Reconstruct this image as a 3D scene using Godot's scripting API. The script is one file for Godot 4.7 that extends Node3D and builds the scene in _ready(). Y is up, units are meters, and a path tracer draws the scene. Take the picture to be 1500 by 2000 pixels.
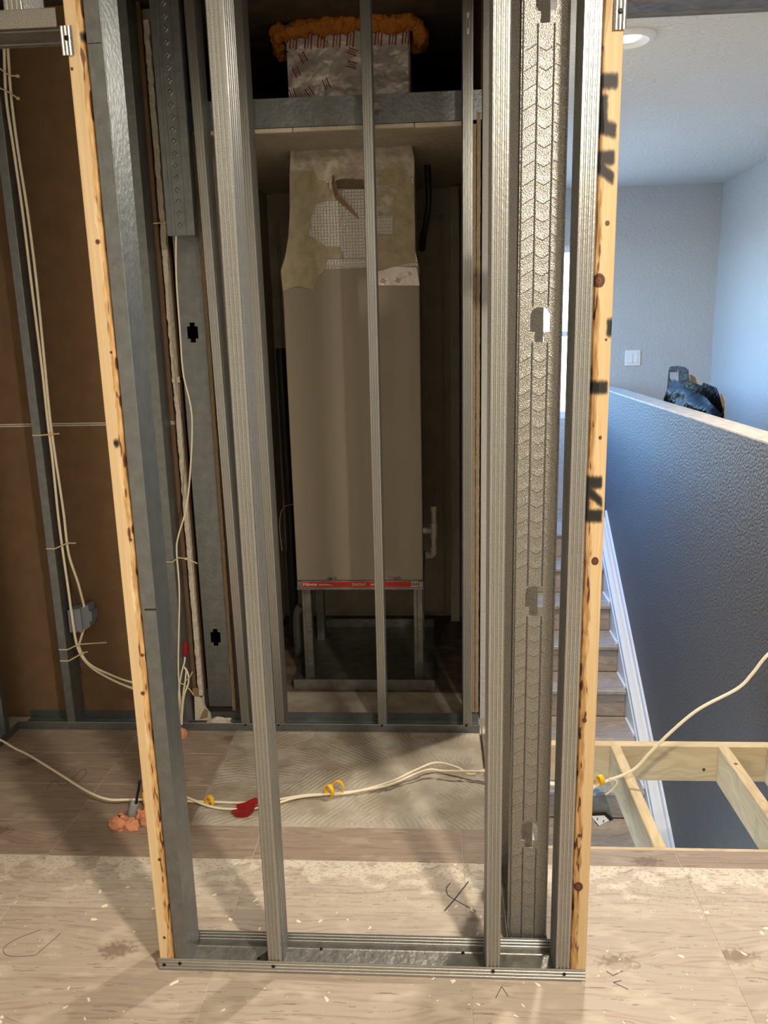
extends Node3D
# Units are metres, y is up. The front face of the near stud frame is z = 0; the camera stands at x = 0 and looks towards -z.

const NEAR_CEIL := 2.51
const STAIR_CEIL := 2.44
const BACK := -1.137      # front face of the second stud frame
const FAR := -4.54        # far wall beyond the stairwell
const GUARD_X := 1.2      # stair side of the half wall

var used := {}
var M := {}
var noise := FastNoiseLite.new()

# ---------------------------------------------------------------- mesh builder
class MB:
	var v := PackedVector3Array()
	var n := PackedVector3Array()
	var uv := PackedVector2Array()
	var c := PackedColorArray()
	var idx := PackedInt32Array()
	var use_color := false

	func quad(a: Vector3, b: Vector3, cc: Vector3, d: Vector3, ua := Vector2(0, 0), ub := Vector2(1, 0), uc := Vector2(1, 1), ud := Vector2(0, 1)) -> void:
		var nn := (b - a).cross(d - a)
		if nn.length_squared() < 1e-16:
			nn = (cc - b).cross(d - b)
		nn = nn.normalized()
		var k := v.size()
		v.append_array([a, b, cc, d])
		n.append_array([nn, nn, nn, nn])
		uv.append_array([ua, ub, uc, ud])
		idx.append_array([k, k + 2, k + 1, k, k + 3, k + 2])

	func tri(a: Vector3, b: Vector3, cc: Vector3) -> void:
		var nn := (b - a).cross(cc - a).normalized()
		var k := v.size()
		v.append_array([a, b, cc])
		n.append_array([nn, nn, nn])
		uv.append_array([Vector2(a.x, a.y), Vector2(b.x, b.y), Vector2(cc.x, cc.y)])
		idx.append_array([k, k + 2, k + 1])

	func smooth_quad(p: Array, nn: Array, u: Array) -> void:
		var k := v.size()
		v.append_array(p)
		n.append_array(nn)
		uv.append_array(u)
		idx.append_array([k, k + 2, k + 1, k, k + 3, k + 2])

	func box(lo: Vector3, hi: Vector3) -> void:
		bev(lo, hi, 0.0)

	# box with chamfered edges; the UV of each face is in metres
	func bev(lo: Vector3, hi: Vector3, b: float) -> void:
		var P := func(x: int, y: int, z: int, ax: int) -> Vector3:
			var q := Vector3(lo.x if x == 0 else hi.x, lo.y if y == 0 else hi.y, lo.z if z == 0 else hi.z)
			var s := Vector3(b if x == 0 else -b, b if y == 0 else -b, b if z == 0 else -b)
			s[ax] = 0.0
			return q + s
		var F := [[0, 0, [[0,0,1],[0,1,1],[0,1,0],[0,0,0]]], [0, 1, [[1,0,0],[1,1,0],[1,1,1],[1,0,1]]], [1, 0, [[0,0,0],[1,0,0],[1,0,1],[0,0,1]]], [1, 1, [[0,1,1],[1,1,1],[1,1,0],[0,1,0]]], [2, 0, [[1,0,0],[0,0,0],[0,1,0],[1,1,0]]], [2, 1, [[0,0,1],[1,0,1],[1,1,1],[0,1,1]]]]
		for f in F:
			var pts := []
			var us := []
			for q in f[2]:
				var w: Vector3 = P.call(q[0], q[1], q[2], f[0])
				pts.append(w)
				us.append(Vector2(w.z, w.y) if f[0] == 0 else (Vector2(w.x, w.z) if f[0] == 1 else Vector2(w.x, w.y)))
			quad(pts[0], pts[1], pts[2], pts[3], us[0], us[1], us[2], us[3])
		if b <= 0.0:
			return
		for ax in 3:
			var a1 := (ax + 1) % 3
			var a2 := (ax + 2) % 3
			for i in 2:
				for j in 2:
					var e := [[0, 0, 0], [0, 0, 0]]
					e[0][ax] = 0
					e[1][ax] = 1
					for t in 2:
						e[t][a1] = i
						e[t][a2] = j
					var p0: Vector3 = P.call(e[0][0], e[0][1], e[0][2], a1)
					var p1: Vector3 = P.call(e[1][0], e[1][1], e[1][2], a1)
					var p2: Vector3 = P.call(e[1][0], e[1][1], e[1][2], a2)
					var p3: Vector3 = P.call(e[0][0], e[0][1], e[0][2], a2)
					if i == j:
						quad(p0, p3, p2, p1)
					else:
						quad(p0, p1, p2, p3)
		for x in 2:
			for y in 2:
				for z in 2:
					var q0: Vector3 = P.call(x, y, z, 0)
					var q1: Vector3 = P.call(x, y, z, 1)
					var q2: Vector3 = P.call(x, y, z, 2)
					if (x + y + z) % 2 == 1:
						tri(q0, q1, q2)
					else:
						tri(q0, q2, q1)

	# a sheet of metal bent along a path in (U, W), drawn out along A
	func sheet(path: Array, th: float, P: Vector3, U: Vector3, W: Vector3, A: Vector3, length: float) -> void:
		var m := path.size()
		var lft := []
		var rgt := []
		for i in m:
			var d := Vector2.ZERO
			if i > 0:
				d += (path[i] - path[i - 1]).normalized()
			if i < m - 1:
				d += (path[i + 1] - path[i]).normalized()
			d = d.normalized()
			var nr := Vector2(-d.y, d.x)
			lft.append(path[i] + nr * th * 0.5)
			rgt.append(path[i] - nr * th * 0.5)
		var T := func(q: Vector2, a: float) -> Vector3: return P + U * q.x + W * q.y + A * a
		var run := 0.0
		for i in m - 1:
			var nxt: float = run + path[i].distance_to(path[i + 1])
			quad(T.call(lft[i], 0), T.call(lft[i + 1], 0), T.call(lft[i + 1], length), T.call(lft[i], length), Vector2(run, 0), Vector2(nxt, 0), Vector2(nxt, length), Vector2(run, length))
			quad(T.call(rgt[i + 1], 0), T.call(rgt[i], 0), T.call(rgt[i], length), T.call(rgt[i + 1], length), Vector2(nxt, 0), Vector2(run, 0), Vector2(run, length), Vector2(nxt, length))
			quad(T.call(lft[i + 1], 0), T.call(lft[i], 0), T.call(rgt[i], 0), T.call(rgt[i + 1], 0))
			quad(T.call(lft[i], length), T.call(lft[i + 1], length), T.call(rgt[i + 1], length), T.call(rgt[i], length))
			run = nxt
		quad(T.call(rgt[0], 0), T.call(lft[0], 0), T.call(lft[0], length), T.call(rgt[0], length))
		quad(T.call(lft[m - 1], 0), T.call(rgt[m - 1], 0), T.call(rgt[m - 1], length), T.call(lft[m - 1], length))

	# polygon in (U, W) given a thickness along A
	func prism(poly: PackedVector2Array, P: Vector3, U: Vector3, W: Vector3, A: Vector3, length: float) -> void:
		var pts := poly.duplicate()
		if Geometry2D.is_polygon_clockwise(pts):
			pts.reverse()
		if U.cross(W).dot(A) < 0:
			pts.reverse()
		var m := pts.size()
		for i in m:
			var a: Vector3 = P + U * pts[i].x + W * pts[i].y
			var b: Vector3 = P + U * pts[(i + 1) % m].x + W * pts[(i + 1) % m].y
			quad(a, b, b + A * length, a + A * length)
		var t := Geometry2D.triangulate_polygon(pts)
		for k in range(0, t.size(), 3):
			var q := []
			for j in 3:
				q.append(P + U * pts[t[k + j]].x + W * pts[t[k + j]].y)
			var nn: Vector3 = (q[1] - q[0]).cross(q[2] - q[0])
			if nn.dot(A) < 0:
				var sw = q[1]
				q[1] = q[2]
				q[2] = sw
			tri(q[0], q[2], q[1])
			tri(q[0] + A * length, q[1] + A * length, q[2] + A * length)

	# tube along points; radius may be a number or one per point
	func tube(pts: Array, radius, sides := 10, cap := true) -> void:
		var m := pts.size()
		var rings := []
		var norms := []
		var up := Vector3(0.31, 0.9, 0.29).normalized()
		for i in m:
			var t: Vector3 = (pts[mini(i + 1, m - 1)] - pts[maxi(i - 1, 0)]).normalized()
			var s := t.cross(up)
			if s.length() < 0.05:
				s = t.cross(Vector3(1, 0, 0))
			s = s.normalized()
			up = s.cross(t).normalized()
			var r: float = radius[i] if radius is Array else radius
			var ring := []
			var nr := []
			for k in sides:
				var a := TAU * k / sides
				var d := s * cos(a) + up * sin(a)
				nr.append(d)
				ring.append(pts[i] + d * r)
			rings.append(ring)
			norms.append(nr)
		for i in m - 1:
			for k in sides:
				var k2 := (k + 1) % sides
				smooth_quad([rings[i][k2], rings[i][k], rings[i + 1][k], rings[i + 1][k2]], [norms[i][k2], norms[i][k], norms[i + 1][k], norms[i + 1][k2]], [Vector2(k + 1, i), Vector2(k, i), Vector2(k, i + 1), Vector2(k + 1, i + 1)])
		if cap:
			for k in range(1, sides - 1):
				tri(rings[0][0], rings[0][k], rings[0][k + 1])
				tri(rings[m - 1][0], rings[m - 1][k + 1], rings[m - 1][k])

	# smooth surface over a grid of points; wrap joins the last column to the first
	func grid(pts: Array, nu: int, nv: int, us: Array = [], cols: Array = []) -> void:
		var k := v.size()
		for j in nv:
			for i in nu:
				var p: Vector3 = pts[j * nu + i]
				var dx: Vector3 = pts[j * nu + mini(i + 1, nu - 1)] - pts[j * nu + maxi(i - 1, 0)]
				var dy: Vector3 = pts[mini(j + 1, nv - 1) * nu + i] - pts[maxi(j - 1, 0) * nu + i]
				v.append(p)
				n.append(dx.cross(dy).normalized())
				uv.append(us[j * nu + i] if us else Vector2(float(i) / (nu - 1), float(j) / (nv - 1)))
				if cols:
					use_color = true
					c.append(cols[j * nu + i])
		for j in nv - 1:
			for i in nu - 1:
				var a := k + j * nu + i
				idx.append_array([a, a + nu + 1, a + 1, a, a + nu, a + nu + 1])

	# lathe round the axis A at P: profile of (radius, height)
	func lathe(profile: Array, P: Vector3, A: Vector3, sides := 16) -> void:
		var s := A.cross(Vector3(0.2, 0.3, 0.93)).normalized()
		var t := A.cross(s).normalized()
		for i in profile.size() - 1:
			var p: Vector2 = profile[i]
			var q: Vector2 = profile[i + 1]
			var nn := Vector2(q.y - p.y, p.x - q.x)
			if nn.length() < 1e-9:
				continue
			nn = nn.normalized()
			for k in sides:
				var d0 := s * cos(TAU * k / sides) + t * sin(TAU * k / sides)
				var d1 := s * cos(TAU * (k + 1) / sides) + t * sin(TAU * (k + 1) / sides)
				smooth_quad([P + d0 * p.x + A * p.y, P + d1 * p.x + A * p.y, P + d1 * q.x + A * q.y, P + d0 * q.x + A * q.y], [d0 * nn.x + A * nn.y, d1 * nn.x + A * nn.y, d1 * nn.x + A * nn.y, d0 * nn.x + A * nn.y], [Vector2(k, i), Vector2(k + 1, i), Vector2(k + 1, i + 1), Vector2(k, i + 1)])

	func mesh(origin: Vector3) -> ArrayMesh:
		var a := []
		a.resize(Mesh.ARRAY_MAX)
		var w := PackedVector3Array()
		w.resize(v.size())
		for i in v.size():
			w[i] = v[i] - origin
		a[Mesh.ARRAY_VERTEX] = w
		a[Mesh.ARRAY_NORMAL] = n
		a[Mesh.ARRAY_TEX_UV] = uv
		if use_color:
			a[Mesh.ARRAY_COLOR] = c
		a[Mesh.ARRAY_INDEX] = idx
		var m := ArrayMesh.new()
		m.add_surface_from_arrays(Mesh.PRIMITIVE_TRIANGLES, a)
		return m


# ---------------------------------------------------------------- nodes
func numbered(nm: String) -> String:
	if not used.has(nm):
		used[nm] = 0
		return nm
	used[nm] += 1
	return "%s_%03d" % [nm, used[nm]]

func tag(o: Node, label: String, category: String, group := "") -> void:
	o.set_meta("label", label)
	o.set_meta("category", category)
	if group:
		o.set_meta("group", group)

func thing(nm: String, label: String, category: String, at: Vector3, group := "") -> Node3D:
	var o := Node3D.new()
	o.name = numbered(nm)
	add_child(o)
	o.position = at
	tag(o, label, category, group)
	return o

func origin_of(o: Node) -> Vector3:
	var p := Vector3.ZERO
	while o != self and o is Node3D:
		p += o.position
		o = o.get_parent()
	return p

# commits a builder as one mesh: a part of parent, or a top-level object standing at `at`
func put(nm: String, mb: MB, mat: Material, parent: Node = null, at := Vector3.ZERO) -> MeshInstance3D:
	var o := MeshInstance3D.new()
	if parent == null:
		o.name = numbered(nm)
		o.position = at
		o.mesh = mb.mesh(at)
		add_child(o)
	else:
		o.name = nm
		o.mesh = mb.mesh(origin_of(parent))
		parent.add_child(o, true)
	o.material_override = mat
	return o

# a part whose mesh is shared: built round the origin, then set at a place
func put_shared(nm: String, mesh: Mesh, mat: Material, parent: Node, at: Vector3, rot := Vector3.ZERO) -> MeshInstance3D:
	var o := MeshInstance3D.new()
	o.name = nm
	o.mesh = mesh
	o.material_override = mat
	o.position = at - origin_of(parent)
	o.rotation = rot
	parent.add_child(o, true)
	return o

func structure(nm: String, mb: MB, mat: Material, parent: Node = null) -> MeshInstance3D:
	var o := put(nm, mb, mat, parent)
	if parent == null:
		o.set_meta("kind", "structure")
	return o

func curve(pts: Array, step := 0.012) -> Array:
	var c := Curve3D.new()
	for i in pts.size():
		var t: Vector3 = (pts[mini(i + 1, pts.size() - 1)] - pts[maxi(i - 1, 0)]) / 6.0
		c.add_point(pts[i], -t, t)
	c.bake_interval = step
	return Array(c.get_baked_points())

# ---------------------------------------------------------------- textures and materials
func seamless(size: int, freq: float, sd: int, kind := FastNoiseLite.TYPE_SIMPLEX_SMOOTH, oct := 3) -> Image:
	var f := FastNoiseLite.new()
	f.noise_type = kind
	f.seed = sd
	f.frequency = freq
	f.fractal_octaves = oct
	f.cellular_return_type = FastNoiseLite.RETURN_CELL_VALUE
	return f.get_seamless_image(size, size)

func ramp(im: Image, a: Color, b: Color, lo := 0.0, hi := 1.0) -> ImageTexture:
	var w := im.get_width()
	var h := im.get_height()
	var src := im.duplicate() as Image
	src.convert(Image.FORMAT_L8)
	var d := src.get_data()
	var out := PackedByteArray()
	out.resize(w * h * 3)
	for i in w * h:
		var t := clampf((d[i] / 255.0 - lo) / (hi - lo), 0, 1)
		out[i * 3] = int(lerpf(a.r, b.r, t) * 255)
		out[i * 3 + 1] = int(lerpf(a.g, b.g, t) * 255)
		out[i * 3 + 2] = int(lerpf(a.b, b.b, t) * 255)
	return ImageTexture.create_from_image(Image.create_from_data(w, h, false, Image.FORMAT_RGB8, out))

func normals(im: Image, strength: float) -> ImageTexture:
	var q := im.duplicate() as Image
	q.convert(Image.FORMAT_RGBA8)
	q.bump_map_to_normal_map(strength)
	return ImageTexture.create_from_image(q)

func mat(color: Color, rough: float, metal := 0.0, tex: Texture2D = null, nrm: Texture2D = null, scale := 4.0, nscale := 1.0, spec := 0.5) -> StandardMaterial3D:
	var m := StandardMaterial3D.new()
	m.albedo_color = color
	m.roughness = rough
	m.metallic = metal
	m.metallic_specular = spec
	m.cull_mode = BaseMaterial3D.CULL_DISABLED
	if tex or nrm:
		m.uv1_triplanar = true
		m.uv1_scale = Vector3.ONE * scale
	if tex:
		m.albedo_texture = tex
	if nrm:
		m.normal_enabled = true
		m.normal_texture = nrm
		m.normal_scale = nscale
	return m

# an image computed pixel by pixel: f(u, v) gives a colour
func painted(w: int, h: int, f: Callable) -> ImageTexture:
	var out := PackedByteArray()
	out.resize(w * h * 3)
	var k := 0
	for j in h:
		for i in w:
			var c: Color = f.call((i + 0.5) / w, (j + 0.5) / h)
			out[k] = int(clampf(c.r, 0, 1) * 255)
			out[k + 1] = int(clampf(c.g, 0, 1) * 255)
			out[k + 2] = int(clampf(c.b, 0, 1) * 255)
			k += 3
	return ImageTexture.create_from_image(Image.create_from_data(w, h, false, Image.FORMAT_RGB8, out))

func uvmat(tex: Texture2D, rough: float, nrm: Texture2D = null) -> StandardMaterial3D:
	var m := StandardMaterial3D.new()
	m.albedo_texture = tex
	m.roughness = rough
	m.cull_mode = BaseMaterial3D.CULL_DISABLED
	if nrm:
		m.normal_enabled = true
		m.normal_texture = nrm
	return m

func make_materials() -> void:
	noise.seed = 7
	noise.noise_type = FastNoiseLite.TYPE_SIMPLEX_SMOOTH
	noise.frequency = 1.0
	noise.fractal_octaves = 2
	var fine := seamless(256, 0.06, 3)
	var cell := seamless(256, 0.06, 5, FastNoiseLite.TYPE_CELLULAR, 1)
	var soft := seamless(256, 0.02, 9)
	var peel := seamless(512, 0.035, 21, FastNoiseLite.TYPE_SIMPLEX_SMOOTH, 2)
	var speck := seamless(256, 0.25, 31, FastNoiseLite.TYPE_SIMPLEX, 2)
	var fine_n := normals(fine, 3.0)
	var soft_n := normals(soft, 5.0)
	var peel_n := normals(peel, 10.0)
	M.galv = mat(Color(0.74, 0.745, 0.735), 0.30, 0.85, ramp(speck, Color(0.80, 0.80, 0.80), Color(1, 1, 1), 0.3, 0.7), fine_n, 6.0, 0.10)
	M.galv_spangle = mat(Color(0.70, 0.695, 0.68), 0.40, 0.85, ramp(speck, Color(0.74, 0.73, 0.71), Color(1, 1, 1), 0.35, 0.65), normals(speck, 3.0), 5.0, 0.35)
	M.galv_dull = mat(Color(0.52, 0.54, 0.55), 0.42, 0.8, ramp(soft, Color(0.88, 0.88, 0.88), Color(1, 1, 1)), fine_n, 4.0, 0.2)
	M.tin = mat(Color(0.58, 0.58, 0.57), 0.45, 0.75, ramp(soft, Color(0.8, 0.79, 0.77), Color(1, 1, 1)), fine_n, 3.0, 0.3)
	M.screw = mat(Color(0.05, 0.05, 0.05), 0.45, 0.3)
	M.brown = mat(Color(0.46, 0.36, 0.255), 0.9, 0.0, ramp(soft, Color(0.9, 0.9, 0.9), Color(1, 1, 1)), fine_n, 2.0, 0.15)
	M.gypsum = mat(Color(0.86, 0.83, 0.77), 0.95, 0.0, ramp(fine, Color(0.85, 0.84, 0.82), Color(1, 1, 1)), fine_n, 8.0, 0.6)
	M.gypsum_tan = mat(Color(0.66, 0.59, 0.48), 0.95, 0.0, ramp(fine, Color(0.82, 0.81, 0.8), Color(1, 1, 1)), fine_n, 8.0, 0.6)
	M.paint_white = mat(Color(0.80, 0.79, 0.76), 0.75, 0.0, null, peel_n, 1.4, 0.25)
	M.paint_ceiling = mat(Color(0.80, 0.80, 0.79), 0.85, 0.0, null, peel_n, 1.8, 0.35)
	M.paint_wall = mat(Color(0.72, 0.725, 0.725), 0.8, 0.0, null, peel_n, 1.8, 0.25)
	M.paint_room = mat(Color(0.88, 0.87, 0.85), 0.85)
	M.paint_charcoal = mat(Color(0.345, 0.335, 0.33), 0.6, 0.0, null, peel_n, 3.1, 0.55)
	M.trim_white = mat(Color(0.88, 0.89, 0.90), 0.4)
	M.closet_white = mat(Color(0.72, 0.69, 0.63), 0.8, 0.0, ramp(soft, Color(0.9, 0.89, 0.87), Color(1, 1, 1)), peel_n, 1.5, 0.2)
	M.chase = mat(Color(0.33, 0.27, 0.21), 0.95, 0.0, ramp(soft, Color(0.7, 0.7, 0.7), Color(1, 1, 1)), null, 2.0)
	M.cabinet = mat(Color(0.55, 0.515, 0.455), 0.45)
	M.cord = mat(Color(0.90, 0.86, 0.76), 0.5)
	M.tie = mat(Color(0.80, 0.75, 0.58), 0.5)
	M.yellow = mat(Color(0.93, 0.72, 0.05), 0.4)
	M.red = mat(Color(0.52, 0.05, 0.07), 0.4)
	M.red_tape = mat(Color(0.70, 0.07, 0.07), 0.5)
	M.black = mat(Color(0.03, 0.03, 0.035), 0.5)
	M.foam_dark = mat(Color(0.78, 0.50, 0.17), 0.9, 0.0, ramp(fine, Color(0.75, 0.7, 0.65), Color(1, 1, 1)), fine_n, 9.0, 1.0)
	M.foam = mat(Color(0.87, 0.61, 0.47), 0.85, 0.0, ramp(fine, Color(0.85, 0.82, 0.8), Color(1, 1, 1)), fine_n, 9.0, 0.9)
	M.conduit = mat(Color(0.62, 0.63, 0.64), 0.5)
	M.box_grey = mat(Color(0.50, 0.53, 0.57), 0.5)
	M.pvc = mat(Color(0.80, 0.78, 0.73), 0.4)
	M.flex_dark = mat(Color(0.20, 0.19, 0.18), 0.5, 0.3)
	M.flex_silver = mat(Color(0.55, 0.55, 0.55), 0.35, 0.8, null, soft_n, 8.0, 0.8)
	M.mastic = mat(Color(0.70, 0.665, 0.56), 0.6, 0.0, ramp(soft, Color(0.86, 0.85, 0.82), Color(1, 1, 1)), soft_n, 3.0, 0.7)
	M.foil = mat(Color(0.80, 0.775, 0.75), 0.38, 0.5, null, normals(seamless(256, 0.015, 55, FastNoiseLite.TYPE_SIMPLEX_SMOOTH, 4), 8.0), 2.2, 0.5)
	M.foil_scrim = mat(Color(0.84, 0.825, 0.80), 0.33, 0.45, ramp(fine, Color(0.8, 0.8, 0.8), Color(1, 1, 1)), normals(weave(), 4.0), 22.0, 0.6)
	M.foil_paint = mat(Color(0.74, 0.71, 0.66), 0.42, 0.25, ramp(soft, Color(0.86, 0.85, 0.83), Color(1, 1, 1), 0.3, 0.7), soft_n, 3.0, 0.6)
	M.insulation = mat(Color(0.72, 0.66, 0.56), 1.0, 0.0, ramp(speck, Color(0.36, 0.31, 0.25), Color(1, 1, 1), 0.45, 0.75), fine_n, 6.0, 1.0)
	M.kraft = mat(Color(0.56, 0.46, 0.34), 0.9)
	M.thinset = mat(Color(0.67, 0.64, 0.59), 0.95, 0.0, ramp(seamless(256, 0.012, 77, FastNoiseLite.TYPE_SIMPLEX_SMOOTH, 5), Color(0.86, 0.84, 0.81), Color(1, 1, 1), 0.3, 0.7), fine_n, 1.6, 0.4)
	M.subfloor = mat(Color(0.46, 0.42, 0.37), 0.95, 0.0, ramp(soft, Color(0.6, 0.58, 0.55), Color(1, 1, 1)), fine_n, 2.0, 0.5)
	M.grout = mat(Color(0.72, 0.68, 0.62), 0.95)
	M.closet_floor = mat(Color(0.50, 0.44, 0.38), 0.9, 0.0, ramp(soft, Color(0.6, 0.58, 0.56), Color(1, 1, 1)), fine_n, 2.0, 0.4)
	M.plastic_white = mat(Color(0.90, 0.90, 0.89), 0.35)
	M.bag = mat(Color(0.018, 0.019, 0.022), 0.36, 0.0, null, soft_n, 4.0, 0.8, 0.12)
	M.carton = mat(Color(0.66, 0.60, 0.52), 0.9)
	M.pencil = mat(Color(0.22, 0.20, 0.19), 0.8)
	M.marker = mat(Color(0.07, 0.06, 0.06), 0.8)
	M.plaster_fleck = mat(Color(0.90, 0.86, 0.78), 0.95)
	M.letter_white = mat(Color(0.92, 0.88, 0.84), 0.6)
	M.letter_black = mat(Color(0.03, 0.03, 0.03), 0.6)
	M.tag_white = mat(Color(0.72, 0.70, 0.67), 0.6)
	M.red_print = mat(Color(0.55, 0.20, 0.19), 0.6)
	M.ledge = mat(Color(0.72, 0.695, 0.665), 0.85, 0.0, ramp(soft, Color(0.84, 0.82, 0.8), Color(1, 1, 1)), fine_n, 2.5, 0.4)

func weave() -> Image:
	var im := Image.create(64, 64, false, Image.FORMAT_RGBA8)
	for j in 64:
		for i in 64:
			var a := 0.5 + 0.5 * cos(TAU * i * 4 / 64.0)
			var b := 0.5 + 0.5 * cos(TAU * j * 4 / 64.0)
			var g := maxf(pow(a, 3), pow(b, 3) * 0.7)
			im.set_pixel(i, j, Color(g, g, g))
	return im

# sawn softwood with the grain along v; knots and sprayed marks given as [u, v, radius u, radius v, ...]
func lumber_tex(w: int, h: int, light: Color, dark: Color, sd: int, grain: float, knots := [], sprays := [], bark = null) -> ImageTexture:
	var g := FastNoiseLite.new()
	g.seed = sd
	g.frequency = 1.0
	g.fractal_octaves = 2
	var spray_col := Color(0.03, 0.028, 0.027)
	return painted(w, h, func(u: float, v: float) -> Color:
		var wob := g.get_noise_2d(u * 1.5, v * 4.0) * 0.35
		var t := 0.5 + 0.5 * g.get_noise_2d((u + wob) * grain, v * 2.0)
		t = t * 0.7 + 0.3 * (0.5 + 0.5 * g.get_noise_2d(u * grain * 5.0, v * 9.0))
		var c := light.lerp(dark, clampf(t * 1.3 - 0.35, 0, 1))
		if bark != null:
			c = bark.call(u, v, c, g)
		for k in knots:
			var d := Vector2((u - k[0]) / k[2], (v - k[1]) / k[3]).length()
			if d < 1.6:
				var ring := 0.5 + 0.5 * sin(d * 12.0)
				var kc: Color = Color(0.45, 0.24, 0.12).lerp(Color(0.28, 0.14, 0.07), ring)
				c = c.lerp(kc, smoothstep(1.15, 0.75, d))
				if d > 0.8 and d < 1.25:
					c = c.lerp(Color(0.13, 0.07, 0.04), k[4])
		for s in sprays:
			var du: float = maxf(0.0, absf(u - s[0]) - s[2])
			var dv: float = maxf(0.0, absf(v - s[1] - (u - s[0]) * s[4]) - s[3])
			var e := g.get_noise_2d(u * 4.0, v * 150.0) * 0.18
			var d := Vector2(du / 0.14, dv / 0.0036).length() + e
			c = c.lerp(spray_col, 0.94 * smoothstep(1.2, 0.0, d))
		return c)

# ---------------------------------------------------------------- steel studs and tracks
func flange_path(fl: float, ribs: bool) -> Array:
	var p := [Vector2(0.0004, 0.0012), Vector2(0.0018, 0)]
	if ribs:
		var k := 3
		for i in k:
			var u := 0.0035 + (fl - 0.007) * (i + 0.5) / k
			p.append_array([Vector2(u - 0.0027, 0.0), Vector2(u - 0.0010, 0.0019), Vector2(u + 0.0010, 0.0019), Vector2(u + 0.0027, 0.0)])
	p.append_array([Vector2(fl - 0.0018, 0), Vector2(fl, 0.0014), Vector2(fl, 0.008)])
	return p

func plate(mb: MB, w0: float, w1: float, a0: float, a1: float, P: Vector3, U: Vector3, W: Vector3, A: Vector3) -> void:
	if w1 - w0 < 1e-5 or a1 - a0 < 1e-5:
		return
	mb.prism(PackedVector2Array([Vector2(w0, a0), Vector2(w1, a0), Vector2(w1, a1), Vector2(w0, a1)]), P + U * 0.0, W, A, U, 0.001)

# web with knockouts: kind "arch" (round top, narrow slot below) or "cross"
func web_mesh(depth: float, length: float, holes: Array, kind: String, P: Vector3, U: Vector3, W: Vector3, A: Vector3) -> MB:
	var mb := MB.new()
	var hw := 0.019
	var hh := 0.034
	var c := depth * 0.5
	var a := 0.0
	for h in holes:
		plate(mb, 0, depth, a, h - hh, P, U, W, A)
		plate(mb, 0, c - hw, h - hh, h + hh, P, U, W, A)
		plate(mb, c + hw, depth, h - hh, h + hh, P, U, W, A)
		if kind == "arch":
			plate(mb, c - hw, c - 0.010, h - hh, h - 0.014, P, U, W, A)
			plate(mb, c + 0.008, c + hw, h - hh, h - 0.014, P, U, W, A)
			for s in [-1, 1]:
				var poly := PackedVector2Array([Vector2(c + s * hw, h + hh), Vector2(c + s * hw, h + hh - 0.017)])
				for k in range(1, 7):
					var t := k / 6.0 * PI * 0.5
					poly.append(Vector2(c + s * (hw - 0.017 * (1 - cos(t))), h + hh - 0.017 + 0.017 * sin(t)))
				poly.remove_at(poly.size() - 1)
				poly.append(Vector2(c + s * (hw - 0.017), h + hh))
				mb.prism(poly, P, W, A, U, 0.001)
		else:
			for s in [-1, 1]:
				plate(mb, c - hw, c - 0.009, h + (0.021 if s > 0 else -hh), h + (hh if s > 0 else -0.021), P, U, W, A)
				plate(mb, c + 0.009, c + hw, h + (0.021 if s > 0 else -hh), h + (hh if s > 0 else -0.021), P, U, W, A)
		a = h + hh
	plate(mb, 0, depth, a, length, P, U, W, A)
	return mb

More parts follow.
